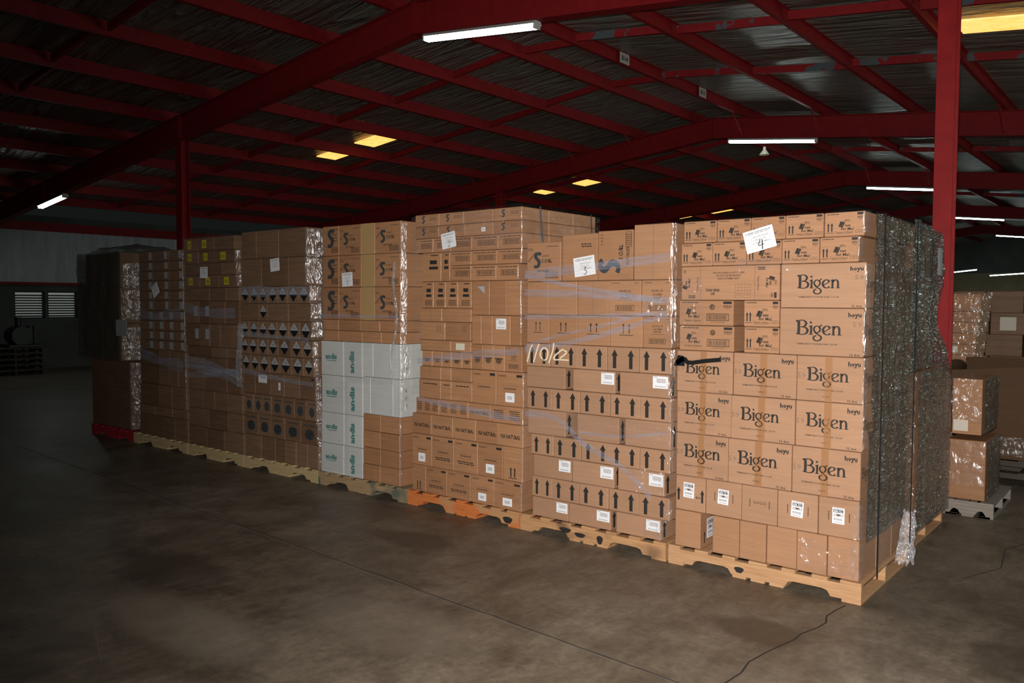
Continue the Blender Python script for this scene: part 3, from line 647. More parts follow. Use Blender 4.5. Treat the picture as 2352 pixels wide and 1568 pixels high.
[1.384,1.271,'ninth layer down',[['wlt',-8.371,-8.038,0],['wlt',-8.038,-7.816,0],['wlt',-7.816,-7.592,0],['wlt',-7.592,-7.336,0]]],
[1.271,1.157,'tenth layer down',[['wlt',-8.371,-8.038,0],['wlt',-8.038,-7.816,0],['wlt',-7.816,-7.592,0],['wlt',-7.592,-7.336,0]]],
[1.157,0.967,'sixth layer up',[['plaind',-8.371,-7.916,0],['plaind',-7.916,-7.688,0],['plaind',-7.688,-7.496,0],['plaind',-7.496,-7.327,0]]],
[0.967,0.75,'fifth layer up',[['plaind',-8.371,-7.916,0],['plaind',-7.916,-7.688,0],['plaind',-7.688,-7.496,0],['plaind',-7.496,-7.327,0]]],
[0.75,0.493,'fourth layer up',[['plaind',-8.393,-7.936,0],['plaind',-7.936,-7.64,0],['plaind',-7.64,-7.318,0]]],
[0.493,0.384,'third layer up',[['plaind',-8.403,-8.038,0],['plaind',-8.038,-7.64,0],['plaind',-7.64,-7.308,0]]],
[0.384,0.13,'bottom layer',[['plaind',-8.414,-7.886,0],['plaind',-7.886,-7.592,0],['plaind',-7.592,-7.308,0]]],
],
'H':[
[2.33,1.9,'top layer',[['plaind',-9.798,-9.306,0],['plaind',-9.306,-8.84,0]]],
[1.9,1.45,'second layer down',[['plaind',-9.917,-9.392,0],['plaind',-9.392,-8.853,0]]],
[1.45,0.98,'second layer up',[['plaind',-9.907,-9.346,0],['plaind',-9.346,-8.854,0]]],
[0.98,0.14,'tall bottom layer',[['plaind',-9.664,-8.625,0]]],
],
}

SN = {'A': 'nearest stack', 'B': 'second-nearest stack', 'C': 'third-nearest stack', 'D': 'fourth-nearest stack', 'E': 'fifth-nearest stack',
      'F': 'sixth-nearest stack', 'G': 'second-farthest stack', 'H': 'farthest stack'}
LOOK = {'jfm': 'small script-logo carton', 'jfmbar': 'script-logo carton with barcode', 'jfmside': 'script-logo carton lying sideways', 'bigen1': 'wide hair-colour carton', 'bigen3': 'taped hair-colour carton',
 'c438': 'plain carton with white label', 'c438a': 'arrow carton with white label', 'staple': 'stapled unlabelled carton', 'plain': 'plain brown carton', 'plainm': 'plain brown carton', 'plaind': 'dull brown carton',
 'side438': 'recessed carton with white label', 'S': 'carton with large dark S', 'Srot': 'upright-turned faintly printed carton', 'Srot2': 'carton with sideways S', 'iso': 'hair-spray carton with barcode', 'isob': 'hair-spray carton with barcode',
 'up2': 'carton with two thin arrows', 'arrow2': 'carton with two black arrows', 'wide': 'wide plain carton', 'widegap': 'wide plain carton', 'widelab': 'wide carton with white label',
 'Ss': 'carton with small dark S', 'Sbar': 'carton with S and barcode', 'bar': 'framed-barcode carton', 'logo2': 'carton with dark blocks', 'logo4': 'carton with dark blocks', 'torn': 'carton with torn paper corner',
 'via': 'bold-lettered brown carton', 'dark3': 'carton of dense dark print', 'dark2': 'carton of dense dark print', 'head': 'dark-tab carton', 'headl': 'dark-tab carton with label', 'head2': 'dark-tab carton', 'headd': 'dark-tab carton',
 'up3': 'carton with short up-arrows', 'line2': 'carton with faint stripes', 'line1': 'plain carton, one print line', 'mark': 'small-mark carton', 'tape': 'narrow tape-covered carton', 'white': 'unprinted white carton',
 'andis': 'white carton, green lettering', 'andisv': 'white carton, sideways green lettering', 'diam': 'carton with black-white diamond', 'oval': 'carton with dark oval', 'ovald': 'carton with dark oval print',
 'yel': 'carton with yellow label', 'wlt': 'carton with small pale label', 'wl1': 'carton with tiny label', 'wl2': 'carton with white label', 'wl3': 'carton with blank white label'}
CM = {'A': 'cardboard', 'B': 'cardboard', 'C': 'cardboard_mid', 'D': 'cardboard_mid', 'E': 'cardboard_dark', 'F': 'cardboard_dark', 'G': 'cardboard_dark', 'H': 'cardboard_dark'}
ORD = ['first', 'second', 'third', 'fourth', 'fifth', 'sixth', 'seventh', 'eighth', 'ninth', 'tenth']
STACK_YOFF = {'A': 0, 'B': .004, 'C': .0, 'D': .0, 'E': 0, 'F': 0, 'G': 0, 'H': 0}

def make_carton(t, x0, x1, z0, z1, y0, dep, mtl, label, group, jit=True):
    w, h = x1-x0-.004, z1-z0-.003
    rr = random.Random(hash((round(x0*1000), round(z0*1000))) & 0xffff)
    mb = MB(); mb.box((-w/2, 0, 0), (w/2, dep, h), mtl, .004)
    F3 = lambda u, v, o: (u-w/2, -.0006-o, v); S3 = lambda u, v, o: (w/2+.0006+o, u, v)
    pf = Print(mb, lambda u, v: F3(u, v, .0)); ps = Print(mb, lambda u, v: S3(u, v, 0))
    # tape seam on the plain cartons, barely darker than the board
    sts = printing(t, mb, w, h, dep, pf, ps)
    if t == 'white' or t.startswith('andis'):
        for k in (.3, .5, .7):
            ps.frame(.05, h*k-.02, .09, h*k+.02, .002, 'ink_grey'); ps.disc(.07, h*k, .008, .011, 'ink_grey', 8)
    if t in ('plain', 'wide', 'plainm') and rr.random() < .5 and w > .2: pf.rect(w*.5-.0015, 0, w*.5+.0015, h, 'ink_grey')
    o = mb.build('carton', None, ((x0+x1)/2, y0+(rr.uniform(0, .008) if jit else 0), z0+.0015), (0, 0, R(rr.uniform(-.25, .25)) if jit else 0))
    tag(o, label, 'box', group)
    for s in sts:
        kind, u, v, sw, sh, fc, rot = s
        sticker(o, kind, (lambda a, b, off, u=u, v=v: F3(u+a, v+b, off)), sw, sh, rot)
    return o

seen = {}
for st, rows in STACKS.items():
    words = {}
    for zt, zb, wd_, bx in rows: words.setdefault(wd_, []).extend((b[1], id(b)) for b in bx)
    for k in words: words[k] = [i for _, i in sorted(words[k])]
    for zt, zb, wd_, bx in rows:
        last = max(b[2] for b in bx)
        for b in bx:
            t, x0, x1, yo = b
            if st == 'B': x0 = max(x0, -2.452)
            if st == 'A': x0 = max(x0, -1.190)
            if st == 'B': x1 = min(x1, -1.232)
            ids = words[wd_]; n = len(ids); i = ids.index(id(b))
            pos = '' if n == 1 else (['left one', 'right one'][i] if n == 2 else ('leftmost' if i == 0 else 'rightmost' if i == n-1 else 'middle one' if (n == 3) else ORD[i]+' from left'))
            lab = LOOK[t] + (', ' + pos if pos else '') + ', ' + wd_ + ', ' + SN[st]
            seen[lab] = seen.get(lab, 0)+1
            if seen[lab] > 1: print('DUP LABEL', lab)
            if len(lab.replace(',', ' ').split()) > 16: print('LONG', len(lab.split()), lab)
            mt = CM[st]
            if t in ('bigen1', 'bigen3', 'arrow2', 'wide', 'widelab', 'widegap') or (st == 'A' and zb > .3 and t[:3] != 'jfm'): mt = 'cardboard_pale'
            if t in ('white', 'andis', 'andisv'): mt = 'cardboard_white'
            if t in ('head', 'headl', 'head2') and st == 'C' and x1 > -3.2 and zb > .5: mt = 'cardboard_mid'
            dep = .33 if st in 'AC' else .40
            if t == 'side438':
                o = make_carton('plain', x0+.004, x1-.004, zb, zt, .26, .07, mt, lab, 'cartons of the nearest stack'); continue
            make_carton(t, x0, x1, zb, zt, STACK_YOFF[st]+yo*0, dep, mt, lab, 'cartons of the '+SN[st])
        # the right-hand side of the nearest stack and the top of the third show a depth of cartons
        if (st == 'A' and abs(last) < .15) or (st == 'C' and zt > 2.0 and last > -2.52):
            zz = [zb, zt]
            if st == 'A' and wd_.startswith('right half'): pass
            for k, (ya, yb_) in enumerate(((.345, .67), (.675, 1.0))):
                lab = f"{('middle','rear')[k]} right-side carton, {wd_}, {SN[st]}"
                make_carton('plain', last-.32, last, zb, zt, ya, yb_-ya, CM[st], lab, 'side cartons of the '+SN[st], False)

# label in the recess at the foot of the nearest stack sits on the right side of the first carton: its own part
def find(lbl):
    for o in COL.objects:
        if o.get('label') == lbl: return o
o = [q for q in COL.objects if str(q.get('label', '')).startswith('plain brown carton, leftmost, bottom layer, nearest')]
if o:
    o = o[0]; hw = max(v.co.x for v in o.data.vertices); sticker(o, 'tall', (lambda a, b, off, hw=hw: (hw+.0006+off, .14+a, .12+b)), .09, .13)
    mb = MB(); pr = Print(mb, lambda u, v: (hw+.0008, u, v)); pr.arrow(.06, .03, .11, .012); mb.build('printed_arrow', o, fix=False)

# ------------------------------------------------------------------ pallets
def make_pallet(x0, x1, y0, y1, mtl, label, group='wooden pallets under the wrapped stacks', z=0, blob=None, nb=7, sides='x', H=.127):
    e = empty('wooden_pallet', ((x0+x1)/2, (y0+y1)/2, z)); tag(e, label, 'pallet', group)
    L, W = x1-x0, y1-y0; sh = .089; zs = .018
    for k, yy in enumerate((-W/2, -.019, W/2-.038)):
        pts = [(-L/2, 0), (-L*.34, 0)]; n0, n1 = -L*.34, -L*.13
        def notch(a, b): return [(a, 0), (a+.02, .03), (a+.05, .038), (b-.05, .038), (b-.02, .03), (b, 0)]
        prof = [(-L/2, 0)] + notch(-L*.36, -L*.14) + notch(L*.14, L*.36) + [(L/2, 0), (L/2, sh), (-L/2, sh)]
        mb = MB(); V = [(px, y, zs+pz) for y in (yy, yy+.038) for px, pz in prof]; n = len(prof)
        mb.raw(V, [(i, (i+1) % n, n+(i+1) % n, n+i) for i in range(n)] + [tuple(range(n))[::-1], tuple(range(n, 2*n))], mtl)
        if blob and k == 0:
            for bu, bv, bw, bh in blob:
                Print(mb, lambda u, v: (u, yy-.001, v)).P([(bu+bw*math.cos(a)*(1+.2*math.sin(3*a)), bv+bh*math.sin(a)*(1+.15*math.cos(2*a))) for a in [2*math.pi*j/14 for j in range(14)]], 'ink')
        mb.build('stringer', e)
    rr = random.Random(int(abs(x0)*100))
    for k in range(nb):
        bw = rr.choice([.085, .095, .12]); cx = -L/2+bw/2 + (L-bw)*k/(nb-1); mb = MB(); mb.box((cx-bw/2, -W/2-.004*rr.random(), zs+sh), (cx+bw/2, W/2, H), mtl, .002); mb.build('deck_board', e)
    for k, cx in enumerate((-L/2+.055, -.12, 0, .12, L/2-.055)):
        bw = .09 if k in (1, 2, 3) else .11; mb = MB(); mb.box((cx-bw/2, -W/2, 0), (cx+bw/2, W/2, zs), mtl, .002); mb.build('bottom_board', e)
    return e
PAL = [('A', -1.235, 0.0, 'pine', 'clean pine pallet under the nearest stack', [(-.12, .055, .03, .022)]),
       ('B', -2.50, -1.255, 'pine_weathered', 'weathered pallet with black smears, under the second-nearest stack', [(-.20, .07, .05, .022), (-.07, .055, .045, .02), (.10, .05, .025, .035)]),
       ('C', -3.735, -2.51, 'pine_orange', 'orange-painted pallet under the third-nearest stack', [(.50, .05, .045, .03)]),
       ('D', -4.96, -3.75, 'pine_brown', 'brown weathered pallet under the stack with white cartons', None),
       ('E', -6.20, -4.97, 'pine_pale', 'pale pine pallet under the diamond-label stack', None),
       ('F', -7.30, -6.21, 'pine_pale', 'pale pine pallet under the yellow-label stack', None),
       ('G', -8.56, -7.32, 'pine_pale', 'pale pallet beside the red one, under the second-farthest stack', None),
       ('H', -9.70, -8.58, 'wood_red', 'red-painted pallet under the farthest stack', None)]
for st, a, b_, mt, lb, bl in PAL: make_pallet(a, b_, 0.0, 1.016, mt, lb, blob=bl)

# ------------------------------------------------------------------ stretch wrap
def nz(*p): return noise.noise(Vector(p))
def redge(st, z):
    e = [min(b[2], -1.232) if st == 'B' else b[2] for zt, zb, w_, bx in STACKS[st] for b in bx if zb-.015 <= z <= zt+.015]
    return max(e)+.001 if e else max(b[2] for r_ in STACKS[st] for b in r_[3])
class Wrap(MB):
    def band(s, pts, hw, y=-.014, mt='stretch_film_band', n=40, amp=.004):
        """strip on the front face through (x, z) points"""
        P = [Vector((a, b)) for a, b in pts]
        def at(t):
            t *= len(P)-1; i = min(int(t), len(P)-2); f = t-i
            p0, p1, p2, p3 = P[max(i-1,0)], P[i], P[i+1], P[min(i+2, len(P)-1)]
            return .5*((2*p1)+(p2-p0)*f+(2*p0-5*p1+4*p2-p3)*f*f+(3*p1-p0-3*p2+p3)*f**3)
        def fn(u, v):
            q = at(u); k = hw*(1+.5*nz(q.x*3, 7, q.y))*(v*2-1)
            return (q.x, y-amp*abs(nz(q.x*9, q.y*9+v*3, 3))-.001, q.y+k)
        s.grid(fn, n, 3, mt)
    def patch(s, x0, x1, z0, z1, y=-.012, mt='stretch_film', nu=24, nv=24, amp=.006, fq=12):
        def fn(u, v):
            x, z = x0+(x1-x0)*u, z0+(z1-z0)*v
            x += .015*nz(z*8, 1, 2)*(1 if u in (0, 1) else 0); z += .02*nz(x*8, 5, 2)*(1 if v in (0, 1) else 0)
            return (x, y-amp*abs(nz(x*fq, z*fq, 1.7)), z)
        s.grid(fn, nu, nv, mt)
    def corner(s, xr, z0, z1, fw=.05, sd=.16, mt='stretch_film_corner', r=.012, amp=.004, seed=0, slope=None, y0=-.006):
        """film rounding the front right edge: fw in front, then sd back, slanting outwards when slope (dy/dx) is given"""
        xr_ = xr
        def fn(u, v):
            z = z0+(z1-z0)*v; L = [fw, r*2, sd]; t = u*sum(L); xr = redge(xr_, z) if isinstance(xr_, str) else xr_
            k = abs(amp*1.6*nz(seed, z*7, u*2)+amp*nz(u*4+seed, z*22, seed))
            if t < L[0]: return (xr-fw+t, y0-k-.004, z)
            ex, ey = (0, 1) if slope is None else (1/math.hypot(1, slope), slope/math.hypot(1, slope))
            sag = .012*math.sin(z*9+seed)*(slope is not None)
            if t < L[0]+L[1]:
                q = (t-L[0])/L[1]; p0 = Vector((xr, y0-.004-k)); p1 = Vector((xr+r+.004, y0-.004+.3*r)); p2 = Vector((xr+r+.004, r)) if slope is None else Vector((xr+r+.004+ex*r, y0+ey*r+.3*r))
                p = p0*(1-q)**2+p1*2*q*(1-q)+p2*q*q; return (p.x, p.y, z)
            d = t-L[0]-L[1]; base = (xr+r+.004, r) if slope is None else (xr+r+.004+ex*r, y0+ey*r+.3*r)
            return (base[0]+ex*d+k*.6+max(0, sag*d/sd)*.5, base[1]+ey*d, z)
        s.grid(fn, 20, max(8, int((z1-z0)*70)), mt)
    def side(s, x, y0, y1, z0, z1, mt='stretch_film_heavy', amp=.018, bulge=.0, nu=40, nv=60, seed=0):
        def fn(u, v):
            y, z = y0+(y1-y0)*u, z0+(z1-z0)*v
            k = .5+.5*nz(y*7, z*1.1, seed) + .35*nz(y*16, z*9, seed+3) + .15*nz(y*30, z*30, seed)
            return (x+.008+amp*abs(k)+bulge*math.sin(math.pi*v), y, z)
        s.grid(fn, nu, nv, mt)
def wrap_done(w, lb): tag(w.build('stretch_wrap', fix=False, smooth=True), lb, 'plastic wrap', 'stretch wrap on the stacks')

w = Wrap()      # nearest stack
w.corner('A', 2.13, 2.25, .012, .05); w.corner('A', 1.97, 2.11, .012, .03, seed=4); w.corner('A', 1.44, 1.95, .006, .03, seed=2); w.corner('A', .9, 1.42, .006, .03, seed=5); w.corner('A', .38, .58, .03, .04, seed=3, amp=.006); w.corner('A', .15, .36, .05, .04, seed=9, amp=.008)
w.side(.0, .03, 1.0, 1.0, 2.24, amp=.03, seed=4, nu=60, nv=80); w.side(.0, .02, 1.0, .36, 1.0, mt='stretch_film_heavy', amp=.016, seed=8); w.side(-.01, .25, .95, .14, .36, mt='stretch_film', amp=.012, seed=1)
w.grid(lambda u, v: (-1.17+1.16*u, .02+.9*v, 2.262+.016*abs(nz(u*6, v*5, 1))), 20, 16, 'stretch_film')
w.patch(-.36, -.03, .16, .33, amp=.018, fq=20, nu=40, nv=30); w.patch(-.8, -.45, 1.92, 2.0, amp=.01, fq=16); w.patch(-1.18, -1.0, 1.45, 1.9, amp=.006)
w.grid(lambda u, v: (.02+.10*u*(1-.3*v)+.015*nz(v*6, u*5, 1), .62+.16*v+.05*u, .10+.30*v+.06*nz(u*7, v*7, 3)), 10, 14, 'film_rope')   # loose tail
wrap_done(w, 'clear film wrapped around the nearest stack, thickest on its shaded right side')
w = Wrap()      # second
XBR = -1.232
w.corner('B', 1.78, 2.25, .014, .012, seed=5, r=.007, slope=.9); w.corner('B', 1.44, 1.78, .05, .010, seed=6, amp=.006, r=.006, slope=.9); w.corner('B', .14, .42, .03, .004, seed=7, r=.006, slope=.6, amp=.003)
w.corner('B', .9, 1.42, .02, .008, seed=9, r=.006, slope=.9, amp=.003); w.corner('B', .44, .58, .03, .010, seed=17, r=.006, amp=.003); w.corner('B', .6, .9, .012, .008, seed=19, r=.006, slope=.9, amp=.003)
w.band([(-2.45,1.935),(-2.1,1.96),(-1.7,1.99),(-1.25,2.03)], .030); w.band([(-2.45,1.80),(-2.0,1.79),(-1.6,1.77),(-1.25,1.745)], .024)
w.band([(-2.45,1.93),(-2.1,1.86),(-1.7,1.80),(-1.3,1.73)], .014); w.band([(-2.45,1.62),(-2.0,1.63),(-1.6,1.64),(-1.25,1.665)], .016)
w.band([(-2.45,1.37),(-2.0,1.45),(-1.6,1.55),(-1.25,1.655)], .020); w.band([(-2.45,1.40),(-2.1,1.50),(-1.8,1.56),(-1.4,1.66)], .010)
w.band([(-2.44,.90),(-2.15,.88),(-1.9,.72),(-1.6,.60),(-1.36,.42)], .022); w.band([(-1.95,.80),(-1.6,.81),(-1.25,.87)], .010)
w.patch(-2.45, -1.25, .76, .93, mt='stretch_film'); w.patch(-1.45, -1.25, 1.60, 1.76, amp=.018, fq=26, nu=40, nv=30); w.patch(-1.52, -1.27, .44, .60, amp=.018, fq=26, nu=40, nv=30); w.patch(-1.42, -1.25, .15, .28, amp=.014, fq=26, nu=30)
for xa, xb, zt_ in ((-2.45,-2.14,2.177),(-2.12,-1.825,2.223),(-1.815,-1.537,2.232),(-1.525,-1.235,2.262)): w.grid(lambda u, v: (xa+(xb-xa)*u, .02+.9*v, zt_+.010*abs(nz(u*6, v*5, xa))), 6, 12, 'stretch_film')
wrap_done(w, 'clear film with milky diagonal bands over the second-nearest stack')
w = Wrap()      # third
w.corner('C', .15, 1.2, .014, .06, seed=11, amp=.003, r=.008); w.corner('C', 1.5, 2.44, .016, .10, seed=12, amp=.004, r=.008); w.side(-2.468, .10, .26, 2.20, 2.42, mt='stretch_film_corner', amp=.02, seed=2, nu=14, nv=20)
w.band([(-3.60,1.24),(-3.2,1.29),(-2.8,1.33),(-2.50,1.36)], .026); w.band([(-3.60,.92),(-3.2,.89),(-2.8,.86),(-2.50,.84)], .024)
w.patch(-3.66, -3.54, .95, 1.62, mt='stretch_film_corner', amp=.03, fq=9, nu=20, nv=60); w.patch(-3.66, -3.58, 1.7, 2.3, mt='stretch_film', amp=.02, fq=14, nu=12, nv=50); w.patch(-3.66, -2.5, 2.12, 2.44, amp=.010, fq=16, nu=60); w.patch(-3.1, -2.55, 2.20, 2.44, y=-.02, mt='stretch_film', amp=.018, fq=24, nu=60, nv=30)
w.side(-2.468, .3, 1.0, 2.23, 2.44, mt='stretch_film', amp=.014, seed=6, nu=24, nv=12)
w.grid(lambda u, v: (-3.66+1.18*u, .02+.95*v, 2.468+.012*abs(nz(u*6, v*5, 4))), 20, 12, 'stretch_film')
wrap_done(w, 'wrinkled film over the third-nearest stack, bubbled along its top edge')
w = Wrap()      # fourth
w.corner('D', .14, .72, .010, .015, seed=21, amp=.004); w.corner('D', .74, 1.36, .012, .06, seed=22, amp=.004, slope=1.9); w.corner('D', 1.37, 2.40, .012, .03, seed=23, amp=.006, slope=1.25)
w.band([(-4.9,1.60),(-4.4,1.60),(-3.83,1.60)], .014); w.patch(-4.90, -4.5, .16, 1.35, mt='stretch_film'); w.patch(-4.90, -4.80, 1.4, 2.38, mt='stretch_film_corner', amp=.035, fq=7, nu=16, nv=60)
w.grid(lambda u, v: (-3.86-.03*math.sin(v*9)-.05*(1-v)+.028*u, -.022-.014*abs(nz(u*5, v*40, 3)), 1.02+1.05*v), 6, 120, 'film_rope')   # twisted rope of film
w.patch(-4.5, -3.86, 1.0, 1.36, mt='stretch_film', amp=.008)
wrap_done(w, 'film with a twisted rope of plastic on the fourth-nearest stack')
w = Wrap()      # fifth
w.corner('E', 1.90, 2.42, .006, .13, seed=31, amp=.008, slope=1.45); w.corner('E', 1.37, 1.88, .006, .08, seed=33, amp=.008, slope=1.45); w.corner('E', .14, 1.35, .01, .03, seed=32, slope=1.45)
w.band([(-6.2,1.40),(-5.6,1.38),(-5.06,1.36)], .022); w.band([(-6.2,1.02),(-5.6,.97),(-5.0,.94)], .022); w.band([(-6.2,1.84),(-5.8,1.83),(-5.4,1.835),(-5.08,1.83)], .045)
w.grid(lambda u, v: (-6.26-.02*math.sin(v*5)+.10*u, -.024-.02*abs(nz(u*8, v*24, 3)), .84+.66*v), 14, 80, 'film_rope')
wrap_done(w, 'film with a crumpled plastic tail on the fifth-nearest stack')
w = Wrap()
w.corner('F', 1.90, 2.26, .03, .03, seed=41, amp=.012, slope=1.5); w.patch(-7.34, -6.9, 1.8, 2.4, amp=.02, fq=12, nu=30, nv=40); w.band([(-7.28,1.06),(-7.0,1.03),(-6.6,.98),(-6.26,.93)], .075); w.band([(-7.28,.90),(-7.0,.93),(-6.6,.97),(-6.26,.98)], .04); w.band([(-7.3,1.66),(-7.0,1.62),(-6.7,1.60),(-6.3,1.61)], .05); w.grid(lambda u, v: (-7.33+1.0*u, .02+.9*v, 2.428+.02*abs(nz(u*6, v*5, 4))), 16, 10, 'stretch_film'); w.patch(-7.34, -6.35, 2.40, 2.44, y=-.016); w.patch(-7.34, -7.26, .2, 1.6, mt='stretch_film_corner', amp=.02, fq=8, nu=10, nv=60)
w.band([(-7.3,1.02),(-6.8,1.0),(-6.25,.95)], .02)
wrap_done(w, 'film over the yellow-label cartons of the sixth-nearest stack')
w = Wrap()
w.corner('G', .5, 2.28, .02, .006, seed=51, r=.004, amp=.002); w.band([(-8.36,1.60),(-8.0,1.55),(-7.7,1.57),(-7.40,1.60)], .05); w.band([(-8.36,1.12),(-8.0,1.06),(-7.7,1.02),(-7.36,1.0)], .06); w.patch(-8.4, -8.25, 1.3, 2.15, mt='stretch_film_corner', amp=.04, fq=7, nu=16, nv=50)
wrap_done(w, 'film around the small cartons of the second-farthest stack')
w = Wrap()
w.corner('H', 1.5, 2.2, .02, .42, seed=61, amp=.014, slope=1.75); w.corner('H', 1.0, 1.4, .02, .30, seed=64, amp=.012, slope=1.75); w.corner('H', .15, .97, .02, .12, seed=62, slope=1.8)
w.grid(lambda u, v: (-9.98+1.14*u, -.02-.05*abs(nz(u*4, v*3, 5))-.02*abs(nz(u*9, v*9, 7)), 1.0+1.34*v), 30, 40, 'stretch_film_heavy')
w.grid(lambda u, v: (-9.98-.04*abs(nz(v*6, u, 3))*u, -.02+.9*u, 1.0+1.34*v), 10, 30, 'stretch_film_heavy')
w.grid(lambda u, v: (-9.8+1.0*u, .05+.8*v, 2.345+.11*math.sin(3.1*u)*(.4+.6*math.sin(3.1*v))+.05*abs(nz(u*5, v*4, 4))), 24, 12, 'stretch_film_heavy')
wrap_done(w, 'dark baggy film draped over the farthest stack')

# black straps down the shaded sides
def strap(path, half, label):
    mb = MB()
    for (a, b_) in zip(path[:-1], path[1:]):
        a, b_ = Vector(a), Vector(b_); mb.tube(a, b_, half, 'black_plastic', 6)
    tag(mb.build('black_strap'), label, 'strap', 'black straps around the stacks')
strap([(.056,.10,.15),(.056,.10,2.24)], .005, 'thin black strap near the front corner of the nearest stack')
strap([(.08,.72,.15),(.08,.72,2.24)], .004, 'thin black strap farther back on the nearest stack')
strap([(-2.436,.15,2.455),(-2.434,.16,2.35),(-2.434,.19,2.14)], .006, 'black strap near the top front edge of the third-nearest stack')
strap([(-2.436,.84,2.45),(-2.434,.86,2.2)], .005, 'black strap at the rear top edge of the third-nearest stack')

# ------------------------------------------------------------------ freight notices taped over the film
def notice(x, z, w, h, rot, num, label):
    e = sticker(None, 'freight', (lambda a, b, off: (x+a, -.030-off, z+b)), w, h, rot)
    mb = MB(); c, q = math.cos(R(rot)), math.sin(R(rot)); p = Print(mb, lambda u, v: (x+u*c-v*q, -.0325, z+u*q+v*c))
    if num == '4':
        p.stroke([(.004,.0),(-.012,-.035),(.022,-.032)], .005, .004); p.stroke([(.016,-.004),(.012,-.03),(.006,-.062)], .006, .004)
    elif num == '3': p.stroke([(-.005,-.01),(.014,-.008),(.002,-.026),(.016,-.036),(.006,-.056),(-.012,-.055)], .005, .004)
    elif num == '2': p.stroke([(-.005,-.01),(.012,-.008),(.006,-.03),(-.01,-.052),(.018,-.050)], .004, .003)
    elif num == '1': p.stroke([(.004,-.01),(.002,-.055)], .005, .004)
    if num: mb.build('handwritten_number', e, fix=False)
    tag(e, label, 'notice', 'freight notices on the stacks')
notice(-.628, 2.115, .190, .135, 14, '4', 'white paper notice with a handwritten 4 on the nearest stack')
notice(-1.905, 1.985, .178, .135, 7, '3', 'white paper notice with a handwritten 3 on the second-nearest stack')
notice(-3.222, 2.225, .155, .125, 9, '2', 'white paper notice with a handwritten 2 on the third-nearest stack')
notice(-4.478, 1.93, .145, .125, 3, '1', 'white paper notice beside the S cartons on the fourth-nearest stack')
notice(-5.575, 2.09, .15, .125, 5, '', 'white paper notice on the brown top of the fifth-nearest stack')
notice(-6.87, 2.04, .15, .12, 0, '', 'white paper notice between the yellow labels of the sixth-nearest stack')
notice(-7.92, 1.86, .15, .14, 30, '', 'grey diamond-turned notice on the second-farthest stack')
mb = MB(); mb.box((-8.87, -.05, 1.30), (-8.60, -.045, 1.50), 'paper_grey'); tag(mb.build('paper_sheet'), 'grey paper sheet under film on the corner of the farthest stack', 'paper')

# chalk mark and black smears on the second and nearest stacks
def mark(x, z, fnc, label, name, cat, y=-.022):
    mb = MB(); p = Print(mb, lambda u, v: (x+u, y, z+v)); fnc(p); tag(mb.build(name, fix=False), label, cat)
def chalk(p):
    for st_ in ([(0,0),(.03,.10),(.05,.13)], [(.06,.0),(.09,.09),(.11,.14)], [(.15,.02),(.12,.06),(.15,.11),(.19,.09),(.18,.03),(.14,.02)], [(.20,.0),(.235,.09),(.245,.15)], [(.33,.11),(.26,.06),(.25,.03),(.30,.03),(.38,.03)], [(.33,.10),(.36,.085),(.30,.04)]):
        p.stroke(st_, .012, .009, 'chalk')
mark(-2.42, 1.285, chalk, 'cream chalk scrawl across two cartons of the second-nearest stack', 'chalk_scrawl', 'writing')
def tapeb(p):
    p.stroke([(0,-.02),(.05,.012),(.09,-.012),(.20,.004),(.31,.018)], .034, .026, 'black_tape'); p.P([(-.02,-.035),(.06,-.035),(.05,.03),(.01,.035)], 'black_tape')
mark(-1.185, 1.355, tapeb, 'torn strip of black tape over the first large lettering of the nearest stack', 'black_tape_strip', 'tape', -.012)

# ------------------------------------------------------------------ stack behind the nearest one
def plain_group(prefix, items, group, mtl='cardboard_mid'):
    for lb, x0, x1, y0, y1, z0, z1, t in items: make_carton(t, x0, x1, z0, z1, y0, y1-y0, mtl, lb, group, False)
make_pallet(-1.3, -.06, 1.24, 2.30, 'pine', 'pine pallet of the stack directly behind the nearest one')
it = []
zz = [.13, .50, .88, 1.26]
for k in range(3):
    for j in range(3): it.append((f'side-on carton, {("lowest","middle","upper")[k]} row, {("front","middle","rear")[j]} column, stack behind the nearest', -.62, -.03, 1.22+.35*j, 1.565+.35*j, zz[k], zz[k+1], 'plain'))
for k in range(3):
    for j in range(2): it.append((f'small side-on carton, {("lower","middle","top")[k]} row, {("front","rear")[j]}, stack behind the nearest', -.60, -.055, 1.24+.30*j, 1.535+.30*j, 1.26+.33*k, 1.59+.33*k, 'plain'))
plain_group('b', it, 'cartons of the stack behind the nearest', 'cardboard_mid')
w = Wrap()
w.side(-.028, 1.24, 2.26, .14, 1.265, amp=.014, seed=71); w.grid(lambda u, v: (-.045+.05*abs(nz((1.1+.8*u)*7, v*1.2, 75))+.02*abs(nz(u*12, v*9, 7)), 1.10+((1.92 if v > .62 else 1.92-.16*math.sin(math.pi*(.62-v)/.40)+(.20*(.30-v)/.30 if v < .30 else 0))-1.10)*u, 1.27+(1.03-.05*u)*v), 60, 80, 'stretch_film_heavy')
w.grid(lambda u, v: (-.05+.03*u, 1.212, .16+1.08*v), 3, 20, 'stretch_film')
w.grid(lambda u, v: (-.55+.52*u, 1.2+.68*v, 2.275+.02*abs(nz(u*6, v*5, 4))), 20, 16, 'stretch_film')
wrap_done(w, 'crumpled dull film around the stack behind the nearest one')
mb = MB(); mb.grid(lambda u, v: (.03+.004*math.sin(3*u), 1.50+.14*u, 2.12-.19*(1-v)), 6, 6, 'paper_grey')
tag(mb.build('paper_notice', fix=False), 'grey curled notice under film, stack behind the nearest one', 'notice')

